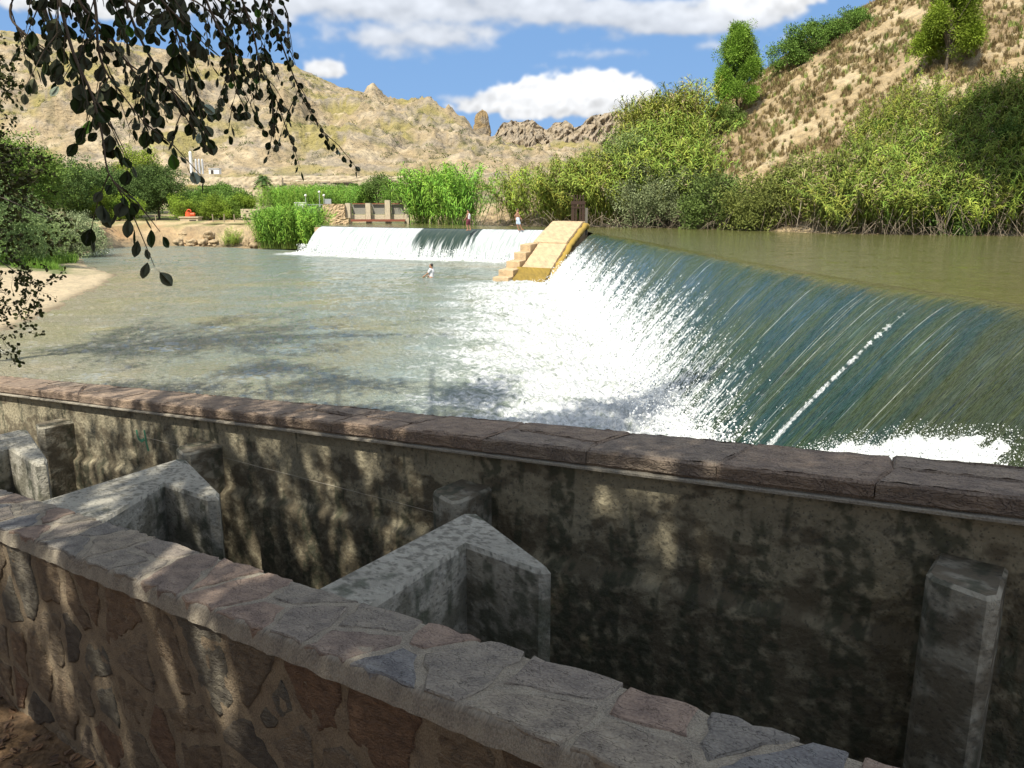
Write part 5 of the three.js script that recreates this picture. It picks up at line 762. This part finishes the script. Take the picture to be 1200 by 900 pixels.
  // palm
  { const p = bed(311, 138), t = thing('palm_tree', 'small palm with a round crown beside the terrace wall', 'tree', [p.x, p.y, p.z]), a = newAcc(), H = 3.4, r5 = rng(8); tubeInto(a, [V(0, -.3, 0), V(.05, H * .5, 0), V(0, H, 0)], [.32, .26, .3], 8, [.16, .12, .08]); part('trunk', accGeo(a), barkMat, t);
    for (let i = 0; i < 34; i++) { const f = newAcc(), az = i * 2.4, el = mix(-.5, 1.3, i / 34), len = 1.7, pts = []; const c = mixc([.05, .10, .025], [.12, .17, .04], r5()); for (let j = 0; j <= 7; j++) { const s = j / 7; pts.push(V(Math.cos(az) * len * s * Math.cos(el) , H + len * s * Math.sin(el) - 1.1 * s * s, Math.sin(az) * len * s * Math.cos(el))); } tubeInto(f, pts, pts.map((q, j) => .03 * (1 - j / 8)), 3, c); for (let j = 1; j < 8; j++) for (const k of [-1, 1]) { const b = f.P.length / 3, q = pts[j], o = pts[j - 1], sx = -Math.sin(az) * k, sz = Math.cos(az) * k; f.P.push(o.x, o.y, o.z, q.x, q.y, q.z, (o.x + q.x) / 2 + sx * .5 + Math.cos(az) * .25, (o.y + q.y) / 2 - .18, (o.z + q.z) / 2 + sz * .5 + Math.sin(az) * .25); f.C.push(...c, ...c, ...c); f.I.push(b, b + 1, b + 2); } part('frond', accGeo(f), foliage, t); } }
}
// ---------------------------------------------------------------- the poplar over the path, whose twigs hang into the picture
function leafGeo(seed, pale = [.10, .115, .07], dark = [.035, .055, .016]) {   // a rounded, slightly folded poplar leaf 1 unit long, green above and pale below
  const rr = rng(seed), out = [[0, 0], [.20, .18], [.34, .40], [.37, .58], [.28, .80], [.12, .93], [0, 1]], P = [], C = [], I = [];
  for (const [off, col] of [[.006, dark], [-.006, pale]]) {
    const b = P.length / 3; for (let i = 0; i <= 4; i++) { P.push(0, i / 4, off - .05 * Math.sin(i / 4 * 3)); C.push(...col.map(c => c * 1.15)); }
    for (const k of [-1, 1]) { const e = P.length / 3; out.forEach(([x, y], i) => { const j = i && i < 6 ? 1 + (rr() - .5) * .14 : 1; P.push(k * x * j, y, off + .10 * x * (1 + .4 * Math.sin(y * 4 + seed)) - .05 * Math.sin(y * 3)); C.push(...col.map(c => c * (.92 + .16 * rr()))); }); for (let i = 0; i < 6; i++) { const m = Math.min(4, Math.round(i / 6 * 4)), m2 = Math.min(4, Math.round((i + 1) / 6 * 4)); I.push(b + m, e + i, e + i + 1); if (m2 !== m) I.push(b + m, e + i + 1, b + m2); } }
  }
  // stalk
  const s = P.length / 3; P.push(-.012, 0, 0, .012, 0, 0, 0, -.42, .05, 0, -.42, .06); for (let i = 0; i < 4; i++) C.push(.10, .07, .035); I.push(s, s + 1, s + 2, s + 1, s + 3, s + 2);
  return raw(P, I, C);
}
const leafG = [leafGeo(1), leafGeo(2), leafGeo(3), leafGeo(4, [.34, .42, .32], [.09, .20, .025])];
const poplarLeaf = leafMat({ roughness: 1, transmission: .25, specularIntensity: .2 }), crownLeaf = phys({ vertexColors: true, roughness: .8, specularIntensity: .3, side: THREE.DoubleSide });
const sprayG = (() => [1, 2, 3].map(seed => { const rr = rng(seed * 17), a = newAcc(); tubeInto(a, [V(0, 0, 0), V(.12, .02, .03), V(.30, -.03, .02)], [.004, .003, .0015], 3, [.08, .06, .04]); for (let i = 0; i < 13; i++) { const t = i / 13, p = V(.30 * t, -.03 * t, .03), d = V(rr() - .3, rr() - .75, rr() - .5).normalize(), w = V(rr() - .5, rr() - .5, rr() - .5).cross(d).normalize(), l = .045 + .025 * rr(), nn = w.clone().cross(d), c = rr() < .2 ? [.12, .14, .09] : mixc([.04, .06, .016], [.075, .105, .028], rr()), b = a.P.length / 3; p.addScaledVector(d, .025); for (const [s, k] of [[0, 0], [.35, .40], [.35, -.40], [.72, .34], [.72, -.34], [1, 0]]) { a.P.push(p.x + d.x * l * s + w.x * l * k + nn.x * l * .1 * Math.abs(k), p.y + d.y * l * s + w.y * l * k, p.z + d.z * l * s + w.z * l * k); a.C.push(...c); } a.I.push(b, b + 1, b + 2, b + 1, b + 3, b + 2, b + 2, b + 3, b + 4, b + 3, b + 5, b + 4); } return accGeo(a); }))();
{
  const t = thing('poplar_tree', 'poplar whose dark leafy twigs hang over the stone wall and the pool', 'tree', [0, 0, 0]);
  const rr = rng(404), bark = [.16, .14, .115], a = newAcc(), sprays = [];
  const root = V(-3.6, pathY(2) - .2, 3.6), fork = V(-3.3, 2.4, 2.8);
  tubeInto(a, [root, V(-3.5, -.4, 3.4), fork], [.30, .24, .20], 10, bark);
  const limbs = [[-2.6, 5.6, -4.5], [-5.6, 5.4, -3.2], [-.2, 6.2, -2.0], [-7.6, 5.0, 1.0], [2.2, 6.4, .5], [-3.0, 7.6, -1.0], [-1.0, 7.0, 3.0], [-5.0, 7.2, -7.0], [-2.0, 7.6, -8.6], [-9.0, 5.6, -4.0], [-4.0, 6.0, 1.5], [-.8, 5.6, .8], [-1.6, 6.6, -6.0], [.8, 5.2, 1.8], [-6.5, 7.0, -1.5], [-4.6, 7.6, -9.8], [-7.2, 7.2, -8.6], [-3.0, 8.0, -6.8], [-1.2, 6.0, 2.6], [1.0, 6.6, 3.0], [-.6, 7.4, 1.0], [-8.5, 6.2, -1.5], [-10.5, 6.0, -1.5], [-9.5, 6.6, 1.5], [-8.5, 7.8, -11.0], [-10.5, 7.6, -12.5], [-6.4, 8.0, -11.6]];
  const twigEnds = [], keepAt = lut([-12, -7, -5.6, -4.5, -3.2, -1.9], [.7, .38, .17, .10, .2, 1.3]);
  for (const e of limbs) { const E = V(...e), m = fork.clone().lerp(E, .45).add(V(0, .9, 0)), pts = [fork.clone(), m, E]; tubeInto(a, pts, [.11, .075, .03], 6, bark); for (let k = 0; k < 12; k++) { const s = .3 + .7 * rr(), o = s < .5 ? fork.clone().lerp(m, s * 2) : m.clone().lerp(E, s * 2 - 1), q = o.clone().add(V((rr() - .5) * 3.6, (rr() - .35) * 1.8, (rr() - .5) * 3.6)); if (inView(q, 30) || inView(o.clone().lerp(q, .5), 30)) continue; tubeInto(a, [o, o.clone().lerp(q, .5).add(V(0, .15, 0)), q], [.022, .014, .005], 4, bark); twigEnds.push([o, q]); } }
  part('trunk', accGeo(a), barkMat, t);
  for (const [o, q] of twigEnds) { const n = 120; for (let i = 0; i < n; i++) { const s = .25 + .85 * rr(), c = o.clone().lerp(q, s).add(V((rr() + rr() - 1) * .75, (rr() + rr() - 1) * .5 - .1, (rr() + rr() - 1) * .75)); if (inView(c, 45) || rr() > Math.max(sstep(-3.5, -5.5, c.z), keepAt(c.x + .8 * n3(c.x * .7, c.y * .7, c.z * .7)) * (.55 + .9 * sstep(-.2, .4, n3(c.x * 1.1 + 9, c.y * 1.1, c.z * 1.1))))) continue; const k = .8 + .4 * rr(); sprays.push([c, [rr() * 6, rr() * 6, rr() * 6], .9 + .5 * rr(), [k, k, k]]); } }
  byGeo('leaf_sprays', sprayG, crownLeaf, sprays, t);
  globalThis.__sprays = sprays.length;
  // the hanging branches that are in the picture: each a part with its own leaves
  const hang = [ // bearing x, y and distance along the branch; leaves per metre; leaf length
    [[[62, -60, 3.3], [70, 0, 3.2], [86, 62, 3.1], [108, 112, 3.0], [120, 160, 2.95], [128, 205, 2.9], [150, 232, 2.9], [172, 250, 2.95]], 40, .062],
    [[[40, -60, 3.6], [18, -10, 3.5], [12, 18, 3.5], [30, 40, 3.45], [60, 62, 3.4]], 40, .05],
    [[[100, -60, 3.5], [112, 10, 3.4], [118, 70, 3.4], [150, 120, 3.35], [176, 152, 3.35]], 52, .056],
    [[[140, -60, 3.7], [150, 10, 3.6], [172, 60, 3.6], [198, 100, 3.6], [218, 138, 3.6], [245, 178, 3.7]], 60, .056],
    [[[185, -60, 3.9], [192, 0, 3.9], [212, 50, 3.9], [222, 92, 3.9], [236, 128, 4]], 60, .054],
    [[[225, -60, 4.2], [238, -10, 4.2], [254, 30, 4.2], [270, 62, 4.2], [275, 100, 4.3], [292, 136, 4.4]], 58, .050],
    [[[262, -60, 4.6], [280, -10, 4.6], [296, 36, 4.6], [306, 80, 4.7], [322, 112, 4.8], [340, 165, 4.9]], 72, .044],
    [[[300, -60, 5.0], [312, -10, 5.0], [326, 40, 5.0], [342, 84, 5.1], [356, 118, 5.2], [380, 158, 5.3]], 76, .042],
    [[[306, -50, 5.2], [318, -14, 5.2], [330, 2, 5.2], [338, 22, 5.3], [336, 60, 5.3]], 50, .042],
    [[[160, -60, 3.3], [178, -14, 3.2], [206, 18, 3.2], [228, 40, 3.2], [240, 52, 3.2]], 56, .060],
    [[[210, -60, 3.6], [236, -24, 3.6], [262, 6, 3.6], [284, 22, 3.7]], 60, .054],
    [[[110, -60, 4.4], [135, -14, 4.4], [165, 10, 4.4], [200, 34, 4.4], [232, 66, 4.5]], 80, .048],
    [[[60, -60, 4.6], [86, -14, 4.6], [104, 20, 4.6], [134, 52, 4.6], [160, 92, 4.6], [172, 120, 4.6]], 80, .048],
    [[[230, -60, 4.8], [262, -14, 4.8], [286, 14, 4.8], [304, 44, 4.9], [316, 70, 5.0]], 90, .044],
    [[[150, -60, 4.7], [196, -16, 4.7], [236, 6, 4.7], [262, 32, 4.7], [280, 70, 4.8]], 90, .046],
    [[[20, -60, 4.8], [46, -10, 4.8], [60, 30, 4.8], [84, 76, 4.8], [100, 110, 4.8]], 80, .046],
    [[[80, -60, 3.9], [92, 0, 3.9], [128, 40, 3.9], [150, 74, 3.9], [180, 88, 4], [205, 78, 4]], 48, .050],
  ];
  let built = 0; const rest = [], restWood = newAcc();
  const put = (parent, p, dir, len, r) => {
    const d = dir.clone().normalize(), q = new THREE.Quaternion().setFromUnitVectors(UPV, d).multiply(new THREE.Quaternion().setFromAxisAngle(UPV, r() * 6.283)), k = .75 + .5 * r(), g = Math.floor(r() * 16) === 0 ? leafG[3] : leafG[Math.floor(r() * 3)];
    if (built < 298 && r() < .5) { built++; const m = part('leaf', g, poplarLeaf, parent); m.position.copy(p); m.quaternion.copy(q); m.scale.setScalar(len); }
    else rest.push([p.clone(), q.clone(), len, [k, k, k]]);
  };
  hang.forEach(([pts, per, ll], bi) => {
    const r = rng(700 + bi), curve = new THREE.CatmullRomCurve3(pts.map(p => atz(...p))), total = curve.getLength(), acc = newAcc(), N = 24, sp = curve.getSpacedPoints(N);
    const up = V(sp[0].x - .4, sp[0].y + 1.6, sp[0].z + .5); tubeInto(acc, [up, ...sp], [.012, ...sp.map((q, i) => mix(.0085, .002, i / N))], 5, [.10, .075, .05]);
    const leaves = [];
    for (let k = 0; k < Math.round(total * 9); k++) {       // side twigs
      const u = .08 + .92 * r(), p = curve.getPointAt(u), tan = curve.getTangentAt(u), out = tan.clone().multiplyScalar(.6).add(V((r() - .5) * 1.6, -.35 - .3 * r(), (r() - .5) * 1.4)).normalize(), l = .10 + .22 * r(), e = p.clone().addScaledVector(out, l).add(V(0, -.04, 0)); tubeInto(acc, [p, p.clone().addScaledVector(out, l * .5), e], [.003, .0025, .0012], 4, [.10, .075, .05]);
      const n = Math.max(2, Math.round(per * l * .62)); for (let i = 0; i < n; i++) { const s = (i + 1) / n, q = p.clone().lerp(e, s); leaves.push([q, V((r() - .5) * 1.6, -.75 - .4 * r(), (r() - .5) * 1.6).addScaledVector(out, .5), ll * (.6 + .65 * r())]); }
    }
    for (let k = 0; k < total * per * .35; k++) { const p = curve.getPointAt(.05 + .95 * r()); leaves.push([p, V((r() - .5) * 1.8, -.7, (r() - .5) * 1.8), ll * (.65 + .6 * r())]); }
    const br = part('hanging_branch', accGeo(acc), barkMat, t);
    for (const [p, d, len] of leaves) { const q = p.clone().addScaledVector(d.clone().normalize(), len * .4); put(br, q, d, len, r); }
  });
  instanced('leaves', leafG[0], poplarLeaf, rest, t);
}
function loosePoplar(label, base, center, r, n, tint, seed, test) {
  const rr = rng(seed), t = thing('poplar_tree', label, 'tree', [base.x, base.y, base.z], 'poplars on the left bank'), a = newAcc(), list = [], bark = [.13, .11, .09], C = center.clone().sub(base);
  tubeInto(a, [V(0, -.3, 0), C.clone().multiplyScalar(.4).add(V(.1, .1, 0)), C], [.17, .13, .06], 8, bark);
  for (let k = 0; k < 46; k++) { const az = rr() * 6.283, u = rr() * 2 - 1, q = Math.sqrt(1 - u * u), e = C.clone().add(V(Math.cos(az) * q * r[0] * (.6 + .45 * rr()), u * r[1] * (.6 + .45 * rr()), Math.sin(az) * q * r[2] * (.6 + .45 * rr()))), s = C.clone().multiplyScalar(.45 + .5 * rr()); if (e.y < .25) e.y = .25; if (test && !test(e.clone().add(base))) continue; const m = s.clone().lerp(e, .5).add(V(0, .45, 0)); tubeInto(a, [s, m, e], [.035, .02, .005], 5, bark); for (let i = 0; i < n; i++) { const f = .2 + .85 * rr(), c = (f < .5 ? s.clone().lerp(m, f * 2) : m.clone().lerp(e, f * 2 - 1)).add(V((rr() + rr() - 1) * .55, (rr() + rr() - 1) * .55 - .15, (rr() + rr() - 1) * .55)); if (test && !test(c.clone().add(base))) continue; const k2 = .7 + .5 * rr(); list.push([c, [rr() * 6, rr() * 6, rr() * 6], .75 + .45 * rr(), tint.map(v => v * k2)]); } }
  part('trunk', accGeo(a), barkMat, t); byGeo('leaf_sprays', sprayG, crownLeaf, list, t);
}
loosePoplar('low drooping poplar whose dark small leaves hang beside the beach', V(-12.8, groundY(-12.8, -13.2), -13.2), V(-9.9, .3, -13.0), [3.2, 3.0, 2.4], 110, [.75, .65, .5], 801);
loosePoplar('tall poplar shading the foot of the wall', V(-14.5, groundY(-14.5, -2), -2), V(-14.0, 5.2, -4.5), [6.0, 3.0, 6.0], 80, [.9, .9, .8], 802, p => !inView(p, 40));
loosePoplar('tallest poplar standing behind the drooping one on the bank', V(-16.5, groundY(-16.5, -17), -17), V(-12.5, 8.4, -17.5), [6.0, 3.2, 5.5], 90, [.9, .9, .8], 803, p => !inView(p, 30));
{ // leaf litter on the path beside the wall
  const rr = rng(910), list = []; for (let i = 0; i < 2600; i++) { const s = mix(1.5, 9, rr()), n = mix(-.6, 1.6, Math.pow(rr(), .7)), p = L(s, n, 0); p.y = groundY(p.x, p.z) + .008; const k = rr(); list.push([p, [1.57 + (rr() - .5) * .7, rr() * 6, (rr() - .5) * .8], .03 + .04 * rr(), mixc([2.6, 1.3, 1.1], [1.2, .7, .8], k)]); }
  const m = instanced('leaf_litter', leafG[1], std({ vertexColors: true, roughness: .9, side: THREE.DoubleSide }), list); m.userData.label = 'dry brown leaves littering the ground beside the stone wall'; m.userData.category = 'leaf litter';
}
renderer.render(scene, camera);
